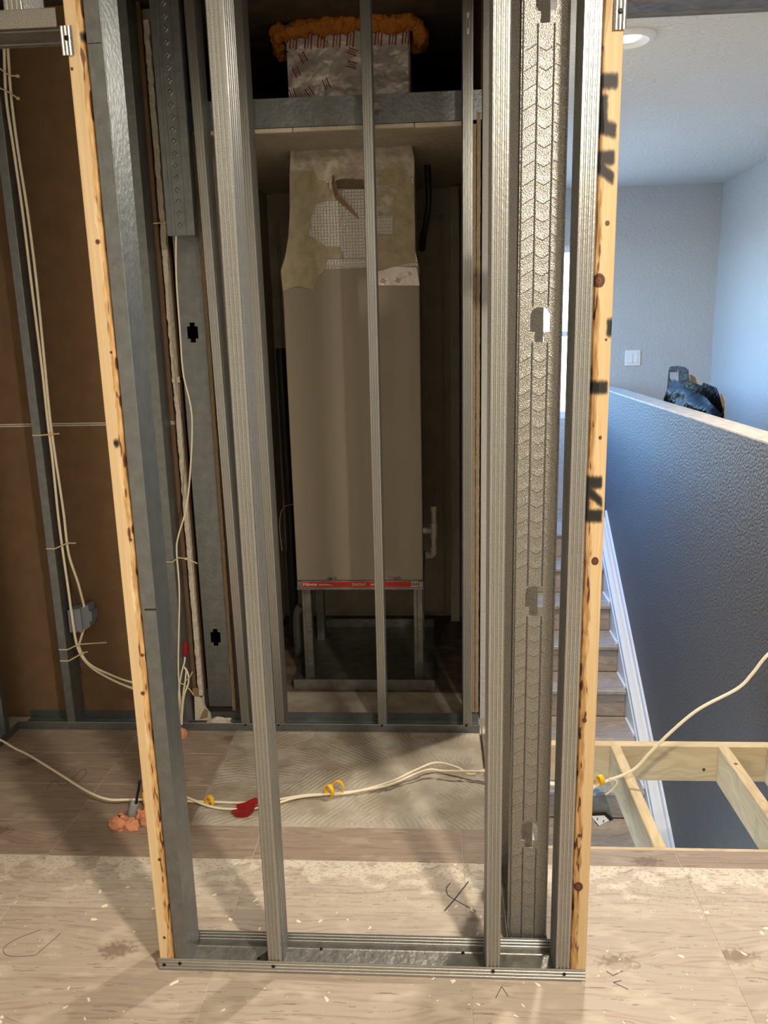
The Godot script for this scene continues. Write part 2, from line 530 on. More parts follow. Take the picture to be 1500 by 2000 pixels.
# C-shaped stud: P is the corner of web and first flange, U runs along the flanges, W along the web, A along the stud
func steel_stud(nm: String, label: String, P: Vector3, U: Vector3, W: Vector3, A: Vector3, length: float, o := {}) -> Node3D:
	var depth: float = o.get("depth", 0.089)
	var fl: float = o.get("fl", 0.031)
	var fm: Material = o.get("flange", M.galv)
	var wm: Material = o.get("web", fm)
	var t := thing(nm, label, "stud", P, o.get("group", ""))
	var f1 := MB.new()
	f1.sheet(flange_path(fl, o.get("ribs", false)), 0.001, P, U, W, A, length)
	put("flange", f1, fm, t)
	var f2 := MB.new()
	f2.sheet(flange_path(fl, o.get("ribs", false)), 0.001, P + W * depth, U, -W, A, length)
	put("flange", f2, fm, t)
	var wb := put("web", web_mesh(depth, length, o.get("holes", []), o.get("hole", "arch"), P, U, W, A), wm, t)
	var out := -U
	if o.has("beads"):                                      # pressed stiffening lines along the web
		for w in o.beads:
			var b := MB.new()
			var spans := []
			var a := 0.0
			for h in o.get("holes", []):
				if absf(w - depth * 0.5) < 0.021:
					spans.append([a, h - 0.035])
					a = h + 0.035
			spans.append([a, length])
			for s in spans:
				b.sheet([Vector2(w - 0.0016, 0), Vector2(w, 0.0013), Vector2(w + 0.0016, 0)], 0.0006, P + A * s[0], W, out, A, s[1] - s[0])
			var bo := put("stiffening_bead", b, wm, wb)
			bo.set_meta("kind", "stuff")
	if o.has("chevrons"):
		var cm := MB.new()
		var s0: float = o.chevrons
		var a := 0.012
		while a < length - 0.02:
			for seg in [[0.006, 0.028, 0.0, 0.012], [0.033, 0.046, 0.007, 0.0], [0.046, 0.058, 0.0, 0.007], [0.063, 0.086, 0.012, 0.0]]:
				var skip := false
				for h in o.get("holes", []):
					if absf(a - h) < 0.05:
						skip = true
				if skip:
					continue
				var q0: Vector3 = P + W * seg[0] + A * (a + seg[2])
				var q1: Vector3 = P + W * seg[1] + A * (a + seg[3])
				var up := A * s0 * 0.45
				var lift := out * 0.0010
				cm.quad(q0 + lift, q1 + lift, q1 + up, q0 + up)
				cm.quad(q0 - A * 0.0022, q1 - A * 0.0022, q1 + lift, q0 + lift)
				cm.tri(q0 - A * 0.0022, q0 + lift, q0 + up)
				cm.tri(q1 - A * 0.0022, q1 + up, q1 + lift)
			a += s0
		var co := put("embossed_chevrons", cm, wm, wb)
		co.set_meta("kind", "stuff")
	if o.has("diamonds"):
		var dm := MB.new()
		var a := 0.03
		while a < length - 0.02:
			var q := P + W * depth * 0.5 + A * a
			var top := q + out * 0.0016
			var e := [W * 0.011, A * 0.012, -W * 0.011, -A * 0.012]
			for k in 4:
				var p0: Vector3 = q + e[k]
				var p1: Vector3 = q + e[(k + 1) % 4]
				dm.quad(p0, p1, top + e[(k + 1) % 4] * 0.6, top + e[k] * 0.6)
			for k in 4:
				dm.tri(top + e[k] * 0.6, top + e[(k + 1) % 4] * 0.6, q + out * 0.0003)
			a += 0.036
		var dob := put("embossed_diamonds", dm, wm, wb)
		dob.set_meta("kind", "stuff")
	return t

# U-shaped track: web flat, two flanges towards UP
func steel_track(nm: String, label: String, P: Vector3, A: Vector3, length: float, ACROSS: Vector3, UP: Vector3, ribs: bool, fm: Material, width := 0.092, group := "") -> Node3D:
	var t := thing(nm, label, "track", P, group)
	var w := MB.new()
	w.sheet([Vector2(0, 0.0006), Vector2(0.012, 0.0006), Vector2(0.014, 0.0022), Vector2(0.017, 0.0022), Vector2(0.019, 0.0006), Vector2(width - 0.019, 0.0006), Vector2(width - 0.017, 0.0022), Vector2(width - 0.014, 0.0022), Vector2(width - 0.012, 0.0006), Vector2(width, 0.0006)], 0.001, P, ACROSS, UP, A, length)
	put("web", w, M.tin if fm == M.galv else fm, t)
	for s in 2:
		var f := MB.new()
		var path := [Vector2(0.0, 0.0)]
		if ribs:
			for k in 3:
				var y := 0.007 + k * 0.0085
				path.append_array([Vector2(0, y - 0.0018), Vector2(0.0012, y - 0.0006), Vector2(0.0012, y + 0.0006), Vector2(0, y + 0.0018)])
		path.append_array([Vector2(0, 0.029), Vector2(0.0008, 0.031)])
		var o := P if s == 0 else P + ACROSS * width
		f.sheet(path, 0.001, o, ACROSS if s == 0 else -ACROSS, UP, A, length)
		put("flange", f, fm, t)
	return t

func screw_mesh() -> ArrayMesh:
	var mb := MB.new()
	mb.lathe([Vector2(0.0, 0.0022), Vector2(0.0012, 0.0022), Vector2(0.0013, 0.0010), Vector2(0.0014, 0.0022), Vector2(0.0034, 0.0018), Vector2(0.0044, 0.0006), Vector2(0.0046, -0.0005)], Vector3.ZERO, Vector3(0, 0, 1), 12)
	return mb.mesh(Vector3.ZERO)

# sawn 2x4 with a bark-edged corner: UV u runs over the front face, v with the height
func pine_stud(label: String, x0: float, x1: float, y1: float, m: Material, wane_right: bool, sd: int) -> MeshInstance3D:
	var P := Vector3(x0, 0.0022, -0.001)
	var mb := MB.new()
	var nj := 240
	var rows := []
	var z0 := -0.0015
	var z1 := -0.089
	for j in nj:
		var y := lerpf(0.0022, y1, j / (nj - 1.0))
		var ww := 0.0035 + maxf(0.0, noise.get_noise_2d(y * 5.0 + sd, 3.0) + 0.25) * 0.012 + absf(noise.get_noise_2d(y * 45.0, sd)) * 0.0035
		var b := 0.0022
		var pl := ww if not wane_right else b
		var pr := ww if wane_right else b
		rows.append([Vector3(x0, y, z1 + b), Vector3(x0, y, z0 - pl * 1.1), Vector3(x0 + pl * 0.35, y, z0 - pl * 0.35), Vector3(x0 + pl, y, z0), Vector3(x1 - pr, y, z0), Vector3(x1 - pr * 0.35, y, z0 - pr * 0.35), Vector3(x1, y, z0 - pr * 1.1), Vector3(x1, y, z1 + b), Vector3(x1 - b, y, z1), Vector3(x0 + b, y, z1)])
	var m10 := 10
	for j in nj - 1:
		for k in m10:
			var k2 := (k + 1) % m10
			var a: Vector3 = rows[j][k]
			var b2: Vector3 = rows[j][k2]
			var c: Vector3 = rows[j + 1][k2]
			var d: Vector3 = rows[j + 1][k]
			var us := []
			for q in [a, b2, c, d]:
				var u: float = (q.x - x0) / (x1 - x0)
				if k == 0 or k == 9:
					u = 0.02 + (z0 - q.z) * 4.0
				elif k == 6 or k == 7:
					u = 0.98 - (z0 - q.z) * 4.0
				us.append(Vector2(clampf(u, 0.01, 0.99), 1.0 - q.y / 2.6))
			mb.quad(a, b2, c, d, us[0], us[1], us[2], us[3])
	for j in [0, nj - 1]:
		for k in range(1, m10 - 1):
			mb.tri(rows[j][0], rows[j][k], rows[j][k + 1])
	var t := put("pine_stud", mb, m, null, P)
	tag(t, label, "stud", "sawn pine studs at the ends of the near frame")
	return t

# ---------------------------------------------------------------- lights
func can_light(label: String, x: float, y: float, z: float, color: Color, energy: float, size: float) -> void:
	var t := thing("ceiling_downlight", label, "light", Vector3(x, y, z), "round ceiling downlights")
	var ring := MB.new()
	ring.lathe([Vector2(0.044, -0.003), Vector2(0.062, -0.010), Vector2(0.070, -0.016), Vector2(0.084, -0.014), Vector2(0.094, -0.005), Vector2(0.095, 0.0)], Vector3(x, y, z), Vector3(0, 1, 0), 32)
	put("trim_ring", ring, M.trim_white, t)
	var lens := MB.new()
	lens.lathe([Vector2(0.0, -0.012), Vector2(0.030, -0.010), Vector2(0.044, -0.003)], Vector3(x, y, z), Vector3(0, 1, 0), 32)
	var lm := StandardMaterial3D.new()
	lm.albedo_color = Color(0.9, 0.9, 0.88)
	lm.emission_enabled = true
	lm.emission = color
	lm.emission_energy_multiplier = 5.0
	lm.cull_mode = BaseMaterial3D.CULL_DISABLED
	put("light_lens", lens, lm, t)
	var l := AreaLight3D.new()
	l.name = "lamp"
	l.light_color = color
	l.light_energy = energy
	l.area_size = Vector2(size, size)
	l.area_range = 12.0
	l.area_attenuation = 2.0
	l.shadow_enabled = true
	l.rotation = Vector3(-PI / 2, 0, 0)
	l.position = Vector3(0, -0.018, 0)
	t.add_child(l, true)

# ---------------------------------------------------------------- the scene
func _ready() -> void:
	# camera: solved from the photograph's three vanishing points
	var r := Vector3(0.99794, -0.00884, -0.06354)
	var f := 1530.0
	var dv := Vector3(94, -350, f).normalized()
	var ny := (f * f + 158.0 * 94.0) / 350.0
	var nv := Vector3(158, ny, f).normalized()
	r = nv.cross(dv).normalized()
	var cam := Camera3D.new()
	cam.name = "camera"
	cam.transform = Transform3D(Basis(Vector3(r.x, -nv.x, -dv.x), -Vector3(r.y, -nv.y, -dv.y), -Vector3(r.z, -nv.z, -dv.z)), Vector3(0, 1.45, 1.527))
	cam.fov = rad_to_deg(2.0 * atan(1000.0 / f))
	cam.near = 0.02
	cam.far = 60.0
	add_child(cam)
	cam.current = true
	# sky: it only reaches the place through the stairwell windows
	var env := Environment.new()
	var sky := Sky.new()
	var sm := ProceduralSkyMaterial.new()
	sm.sky_top_color = Color(0.32, 0.57, 0.86)
	sm.sky_horizon_color = Color(0.66, 0.84, 0.96)
	sm.ground_horizon_color = Color(0.58, 0.69, 0.77)
	sm.ground_bottom_color = Color(0.40, 0.44, 0.48)
	sm.sky_energy_multiplier = 1.0
	sky.sky_material = sm
	env.background_mode = Environment.BG_SKY
	env.sky = sky
	env.background_energy_multiplier = 36.0
	env.tonemap_mode = Environment.TONE_MAPPER_LINEAR
	env.tonemap_exposure = 0.63
	env.sdfgi_enabled = true
	env.ssao_enabled = true
	env.ssil_enabled = true
	var we := WorldEnvironment.new()
	we.name = "environment"
	we.environment = env
	add_child(we)
	make_materials()
	var warm := Color(1.0, 0.94, 0.85)
	can_light("warm white downlight in the ceiling of the near room", 0.65, NEAR_CEIL, 1.3, warm, 12.5, 0.12)
	can_light("white downlight in the textured ceiling over the stairwell", 0.693, STAIR_CEIL, -1.55, Color(1.0, 0.95, 0.87), 8.5, 0.12)
	can_light("warm white downlight near the rear wall on the stair side", 0.75, NEAR_CEIL, 2.9, warm, 2.8, 0.14)
	can_light("warm white downlight near the rear wall of the near room", -0.75, NEAR_CEIL, 2.9, warm, 1.6, 0.14)
	build_shell()
	build_floor()
	build_near_frame()
	build_side_frame()
	build_second_frame()
	build_closet()
	build_air_handler()
	build_stairwell()
	build_cables()
	build_small_things()


func wall(nm: String, lo: Vector3, hi: Vector3, m: Material) -> MeshInstance3D:
	var mb := MB.new()
	mb.box(lo, hi)
	return structure(nm, mb, m)

func build_shell() -> void:
	# near room, closed behind the camera
	wall("wall_left", Vector3(-1.86, 0, -1.30), Vector3(-1.74, NEAR_CEIL, 4.1), M.paint_room)
	wall("wall_rear", Vector3(-1.86, 0, 4.0), Vector3(2.2, NEAR_CEIL, 4.12), M.paint_room)
	wall("wall_behind_panel", Vector3(-1.86, 0, -1.36), Vector3(-0.918, NEAR_CEIL, -1.30), M.paint_room)
	wall("wall_closet_side", Vector3(-1.02, 0, -2.5), Vector3(-0.918, NEAR_CEIL, -1.36), M.paint_room)
	wall("ceiling_near_room", Vector3(-1.86, NEAR_CEIL, -0.15), Vector3(2.2, NEAR_CEIL + 0.12, 4.12), M.paint_room)
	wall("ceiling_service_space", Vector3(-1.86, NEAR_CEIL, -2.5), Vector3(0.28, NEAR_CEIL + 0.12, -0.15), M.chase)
	wall("ceiling_stairwell", Vector3(0.28, STAIR_CEIL, -4.7), Vector3(2.2, STAIR_CEIL + 0.2, -0.15), M.paint_ceiling)
	wall("wall_right", Vector3(2.07, -2.8, -4.7), Vector3(2.2, NEAR_CEIL, 4.0), M.paint_wall)
	# far wall with its window
	var fw := MB.new()
	var wx0 := 0.42
	var wx1 := 1.10
	fw.box(Vector3(0.1, -2.8, FAR - 0.13), Vector3(wx0, STAIR_CEIL + 0.1, FAR))
	fw.box(Vector3(wx1, -2.8, FAR - 0.13), Vector3(2.07, STAIR_CEIL + 0.1, FAR))
	fw.box(Vector3(wx0, -2.8, FAR - 0.13), Vector3(wx1, 0.79, FAR))
	fw.box(Vector3(wx0, 2.05, FAR - 0.13), Vector3(wx1, STAIR_CEIL + 0.1, FAR))
	structure("wall_far", fw, M.paint_wall)
	window("window_1", Vector3(wx0, 0.79, FAR - 0.09), Vector3(1, 0, 0), wx1 - wx0, 1.26)
	# stairwell side wall with a larger window over the stairs
	var sw := MB.new()
	var z0 := -4.25
	var z1 := -2.75
	sw.box(Vector3(0.17, -2.8, z1), Vector3(0.28, STAIR_CEIL + 0.1, -1.25))
	sw.box(Vector3(0.17, -2.8, FAR), Vector3(0.28, STAIR_CEIL + 0.1, z0))
	sw.box(Vector3(0.17, -2.8, z0), Vector3(0.28, 0.75, z1))
	sw.box(Vector3(0.17, 2.10, z0), Vector3(0.28, STAIR_CEIL + 0.1, z1))
	structure("wall_stairwell", sw, M.paint_wall)
	window("window_2", Vector3(0.21, 0.75, z0), Vector3(0, 0, 1), z1 - z0, 1.35)
	# lower level under the stairs
	wall("floor_lower_level", Vector3(0.1, -2.9, -4.7), Vector3(2.2, -2.8, 0.0), M.subfloor)
	wall("wall_lower_level", Vector3(0.1, -2.8, -0.45), Vector3(2.2, -0.26, -0.35), M.paint_wall)
	wall("ceiling_lower_level", Vector3(1.32, -0.30, FAR), Vector3(2.2, -0.01, -0.49), M.subfloor)

func window(nm: String, P: Vector3, A: Vector3, w: float, h: float) -> void:
	var fr := MB.new()
	var n := A.cross(Vector3.UP)
	var t := 0.045
	for q in [[0.0, 0.0, w, t], [0.0, h - t, w, h], [0.0, t, t, h - t], [w - t, t, w, h - t], [t, h * 0.5 - 0.018, w - t, h * 0.5 + 0.018]]:
		var poly := PackedVector2Array([Vector2(q[0], q[1]), Vector2(q[2], q[1]), Vector2(q[2], q[3]), Vector2(q[0], q[3])])
		fr.prism(poly, P - n * 0.02, A, Vector3.UP, n, 0.05)
	var o := structure(nm, fr, M.trim_white)
	var g := MB.new()
	g.prism(PackedVector2Array([Vector2(t, t), Vector2(w - t, t), Vector2(w - t, h - t), Vector2(t, h - t)]), P, A, Vector3.UP, n, 0.004)
	var gm := StandardMaterial3D.new()
	gm.albedo_color = Color(0.9, 0.95, 1.0, 0.06)
	gm.transparency = BaseMaterial3D.TRANSPARENCY_ALPHA
	gm.roughness = 0.02
	put("pane", g, gm, o)

# ---------------------------------------------------------------- floor
func build_floor() -> void:
	var slab := MB.new()
	slab.box(Vector3(-1.86, -0.26, -0.476), Vector3(2.2, -0.0013, 4.1))
	slab.box(Vector3(-1.86, -0.26, -2.5), Vector3(0.285, -0.0013, -0.476))
	slab.box(Vector3(1.32, -0.012, -4.6), Vector3(2.2, -0.0013, -0.476))
	var fl := structure("floor", slab, M.grout)
	# wood-look boards, 0.6 m long, butted with light joints
	var texs := []
	for k in 5:
		texs.append(uvmat(plank_tex(k), 0.62))
	var pale := uvmat(plank_tex(11), 0.7)
	var rosy := uvmat(plank_tex(12), 0.55)
	var umber := uvmat(plank_tex(13), 0.55)
	var rows := [1.4, 1.2, 1.0, 0.8, 0.6, 0.4, 0.2, 0.0, -0.2, -0.403, -0.57, -0.77, -0.97, -1.137]
	var rng := RandomNumberGenerator.new()
	rng.seed = 5
	for i in rows.size() - 1:
		var zn: float = rows[i]
		var zf: float = rows[i + 1]
		var x := -1.726
		while x < 2.0:
			var x1 := x + 0.6
			var lo := Vector3(x + 0.0008, -0.006, zf + 0.0008)
			var hi := Vector3(x1 - 0.0008, 0.0, zn - 0.0008)
			x = x1
			if zf < -0.6:
				hi.x = minf(hi.x, 0.27)
				if hi.x - lo.x < 0.02:
					continue
			if zf < -0.48 and zf > -0.6 and hi.x > 0.29:
				if lo.x < 0.27:
					plank(fl, Vector3(lo.x, lo.y, lo.z), Vector3(0.27, hi.y, hi.z), rosy)
					lo.x = 0.2715
				lo.z = -0.475
			var m: Material = texs[rng.randi() % 5]
			if i == 8:
				m = pale
			elif i >= 9:
				m = rosy if (i + int(x * 5.0)) % 2 == 0 else umber
			plank(fl, lo, hi, m)
	# bare subfloor where boards were lifted, with combed mortar left on it
	mortar(fl, -0.752, 0.158, -1.137, -0.553, 11, 0.0042)
	mortar(fl, -0.77, 0.13, -1.47, -1.232, 12, 0.001)
	var cf := MB.new()
	cf.box(Vector3(-0.79, -0.001, -2.37), Vector3(0.14, 0.0004, -1.47))
	put("closet_floor_board", cf, M.closet_floor, fl)
	# marks left on the boards
	pencil_line(fl, [Vector3(0.389, 0, -0.032), Vector3(0.401, 0, -0.019), Vector3(0.427, 0, -0.034)], 0.0008)
	pencil_line(fl, [Vector3(0.418, 0, -0.006), Vector3(0.398, 0, 0.0), Vector3(0.427, 0, 0.019)], 0.0008)
	pencil_line(fl, [Vector3(0.128, 0, 0.053), Vector3(0.144, 0, 0.021), Vector3(0.156, 0, 0.047)], 0.0007)
	pencil_line(fl, curve([Vector3(-1.001, 0, -0.115), Vector3(-1.05, 0, -0.08), Vector3(-1.063, 0, -0.047), Vector3(-1.034, 0, -0.027), Vector3(-0.973, 0, -0.032)]), 0.0006)
	pencil_line(fl, [Vector3(-0.973, 0, -0.034), Vector3(-0.945, 0, -0.105)], 0.0006)
	pencil_line(fl, curve([Vector3(-1.289, 0, -0.725), Vector3(-1.293, 0, -0.785), Vector3(-1.243, 0, -0.756), Vector3(-1.227, 0, -0.857), Vector3(-1.202, 0, -0.835), Vector3(-1.206, 0, -0.772)]), 0.0007)
	pencil_line(fl, [Vector3(0.018, 0, -0.213), Vector3(0.046, 0, -0.258), Vector3(0.085, 0, -0.327)], 0.0016)
	pencil_line(fl, curve([Vector3(0.036, 0, -0.319), Vector3(0.025, 0, -0.299), Vector3(0.028, 0, -0.273), Vector3(0.046, 0, -0.256), Vector3(0.099, 0, -0.215)]), 0.0012)
	# dried plaster flecks, too many to count
	var fm := MB.new()
	for k in 420:
		var p := Vector3(rng.randf_range(-1.5, 1.2), 0.0, rng.randf_range(-0.40, 0.32))
		if p.z < 0.0 and p.z > -0.095 and p.x > -0.66 and p.x < 0.34:
			continue
		var a := rng.randf() * TAU
		var big := rng.randf()
		var rr := 0.0015 + 0.0065 * big * big * big
		var d := Vector3(cos(a), 0, sin(a))
		var e := Vector3(-sin(a), 0, cos(a))
		var ring := []
		for q in 6:
			var w := rr * rng.randf_range(0.4, 1.2)
			ring.append(p + d * cos(TAU * q / 6.0) * w * 1.6 + e * sin(TAU * q / 6.0) * w * 0.8 + Vector3(0, 0.0002, 0))
		for q in 6:
			fm.tri(p + Vector3(0, 0.0009, 0), ring[(q + 1) % 6], ring[q])
	var fo := put("plaster_specks", fm, M.plaster_fleck, fl)
	fo.set_meta("kind", "stuff")
	# rim joists and joists of the opened floor
	lumber_piece("rim_joist", "pale yellow pine beam across the far side of the stair opening", Vector3(0.29, -0.138, -1.092), Vector3(1.2, 0.0, -1.056), 0, "")
	lumber_piece("rim_joist", "pale pine board edging the cut floor at the stair opening", Vector3(0.29, -0.138, -0.49), Vector3(1.32, -0.001, -0.476), 0, "")
	lumber_piece("floor_joist", "weathered pine joist crossing the stair opening beside the pine stud", Vector3(0.622, -0.138, -1.056), Vector3(0.657, -0.001, -0.49), 2, "joists bridging the stair opening")
	lumber_piece("floor_joist", "weathered pine joist crossing the middle of the stair opening", Vector3(0.998, -0.138, -1.056), Vector3(1.034, -0.001, -0.49), 2, "joists bridging the stair opening")
	lumber_piece("floor_joist", "pine joist lying against the charcoal half wall", Vector3(1.166, -0.138, -1.056), Vector3(1.199, -0.001, -0.49), 2, "joists bridging the stair opening")

func plank(fl: Node, lo: Vector3, hi: Vector3, m: Material) -> void:
	var mb := MB.new()
	mb.bev(lo, hi, 0.0012)
	var off := fposmod(lo.x * 3.7 + lo.z * 9.1, 1.0) * 0.35
	for i in mb.uv.size():
		var p := mb.v[i]
		mb.uv[i] = Vector2((p.x - lo.x) / 0.6 * 0.65 + off, (p.z - lo.z) / maxf(hi.z - lo.z, 0.15))
	put("floor_board", mb, m, fl)

func plank_tex(k: int) -> ImageTexture:
	var g := FastNoiseLite.new()
	g.seed = 100 + k
	g.frequency = 1.0
	g.fractal_octaves = 3
	var light: Color = [Color(0.69, 0.64, 0.585), Color(0.67, 0.62, 0.565), Color(0.70, 0.65, 0.60), Color(0.66, 0.61, 0.56), Color(0.68, 0.625, 0.57)][k] if k < 5 else (Color(0.72, 0.675, 0.62) if k == 11 else Color(0.585, 0.52, 0.465))
	var dark := light * Color(0.86, 0.825, 0.80)
	var r := RandomNumberGenerator.new()
	r.seed = 40 + k
	var kx := r.randf_range(0.2, 0.8)
	var ky := r.randf_range(0.25, 0.75)
	return painted(640, 128, func(u: float, v: float) -> Color:
		var d := Vector2((u - kx) * 7.0, (v - ky) * 2.6)
		var bend := 0.16 * exp(-d.length_squared() * 1.2) * signf(v - ky)
		var wv := v + bend + 0.05 * g.get_noise_2d(u * 3.0, v * 1.5)
		var t := 0.5 + 0.5 * g.get_noise_2d(u * 2.2, wv * 14.0)
		t = t * 0.65 + 0.35 * (0.5 + 0.5 * g.get_noise_2d(u * 9.0 + 40.0, wv * 55.0))
		var c := light.lerp(dark, smoothstep(0.45, 0.85, t))
		var crack := g.get_noise_2d(u * 5.0 + 90.0, wv * 30.0)
		c = c.lerp(dark * 0.72, smoothstep(0.52, 0.62, crack) * 0.8)
		if k % 2 == 0 and d.length() < 0.5:
			c = c.lerp(dark * Color(0.80, 0.76, 0.73), 0.7 * smoothstep(0.42, 0.15, d.length() + 0.25 * g.get_noise_2d(u * 60.0, v * 12.0)))
		var scuff := g.get_noise_2d(u * 6.0 - 30.0, v * 3.0)
		c = c.lerp(Color(0.80, 0.755, 0.69), smoothstep(0.05, 0.6, scuff) * (0.45 if k < 12 else 0.22))
		if k == 11:
			var res := g.get_noise_2d(u * 9.0, v * 3.0) + 1.1 * (0.34 - v)
			c = c.lerp(Color(0.84, 0.805, 0.75), smoothstep(-0.1, 0.3, res) * 0.75)
			c = c.lerp(dark * 0.95, smoothstep(0.30, 0.42, g.get_noise_2d(u * 60.0 + 7.0, v * 22.0) + 0.25 * (0.4 - v)) * 0.55)
		return c)

func mortar(fl: Node, x0: float, x1: float, z0: float, z1: float, sd: int, amp: float) -> void:
	var cellf := FastNoiseLite.new()
	cellf.noise_type = FastNoiseLite.TYPE_CELLULAR
	cellf.cellular_return_type = FastNoiseLite.RETURN_CELL_VALUE
	cellf.frequency = 4.2
	cellf.seed = sd
	cellf.fractal_type = FastNoiseLite.FRACTAL_NONE
	var step := 0.0034
	var nx := int((x1 - x0) / step)
	var nz := int((z1 - z0) / step)
	var pts := []
	for j in nz:
		var z := lerpf(z1, z0, j / (nz - 1.0))
		for i in nx:
			var x := lerpf(x0, x1, i / (nx - 1.0))
			var wx := x + 0.05 * noise.get_noise_2d(x * 6.0, z * 6.0)
			var th := cellf.get_noise_2d(wx, z) * 3.1
			var ph := (x * cos(th) + z * sin(th) * 1.0) * TAU / 0.016 + 3.0 * noise.get_noise_2d(x * 5.0 + 9.0, z * 5.0)
			var mask := smoothstep(-0.30, 0.05, noise.get_noise_2d(x * 5.5 + sd, z * 7.0))
			var y := 0.0004 + amp * mask * (0.35 + 0.65 * maxf(0.0, sin(ph))) + 0.0007 * noise.get_noise_2d(x * 60.0, z * 60.0)
			var edge: float = minf(minf(x - x0, x1 - x), minf(z - z0, z1 - z))
			y *= smoothstep(0.0, 0.012, edge + 0.006 * noise.get_noise_2d(x * 40.0, z * 40.0))
			pts.append(Vector3(x, maxf(y, -0.0004) + 0.0003, z))
	var mb := MB.new()
	mb.grid(pts, nx, nz)
	put("combed_mortar", mb, M.thinset, fl)

func pencil_line(fl: Node, pts: Array, w: float) -> void:
	var mb := MB.new()
	for i in pts.size() - 1:
		var d: Vector3 = (pts[i + 1] - pts[i]).normalized()
		var s := Vector3(-d.z, 0, d.x) * w
		var u := Vector3(0, 0.0004, 0)
		mb.quad(pts[i] + s + u, pts[i + 1] + s + u, pts[i + 1] - s + u, pts[i] - s + u)
		mb.quad(pts[i] + s, pts[i + 1] + s, pts[i + 1] + s + u, pts[i] + s + u)
		mb.quad(pts[i] - s + u, pts[i + 1] - s + u, pts[i + 1] - s, pts[i] - s)
	put("pencil_mark", mb, M.pencil, fl)

# sawn board; the grain runs along axis `ax`
func lumber_piece(nm: String, label: String, lo: Vector3, hi: Vector3, ax: int, group: String) -> MeshInstance3D:
	if not M.has("deal"):
		M.deal = uvmat(lumber_tex(256, 1024, Color(0.80, 0.73, 0.59), Color(0.66, 0.57, 0.42), 61, 5.0, [[0.3, 0.43, 0.03, 0.006, 0.9], [0.62, 0.8, 0.02, 0.004, 0.7]]), 0.7)
	var mb := MB.new()
	mb.bev(lo, hi, 0.0025)
	for i in mb.uv.size():
		var p := mb.v[i]
		var along: float = p[ax] - lo[ax]
		var across: float = (p.y - lo.y) + (p.z - lo.z if ax == 0 else p.x - lo.x)
		mb.uv[i] = Vector2(across * 4.0 + lo.x, along * 0.9 + lo.x * 0.7)
	var at := Vector3((lo.x + hi.x) / 2, lo.y, (lo.z + hi.z) / 2)
	var o := put(nm, mb, M.deal, null, at)
	tag(o, label, "joist", group)
	return o

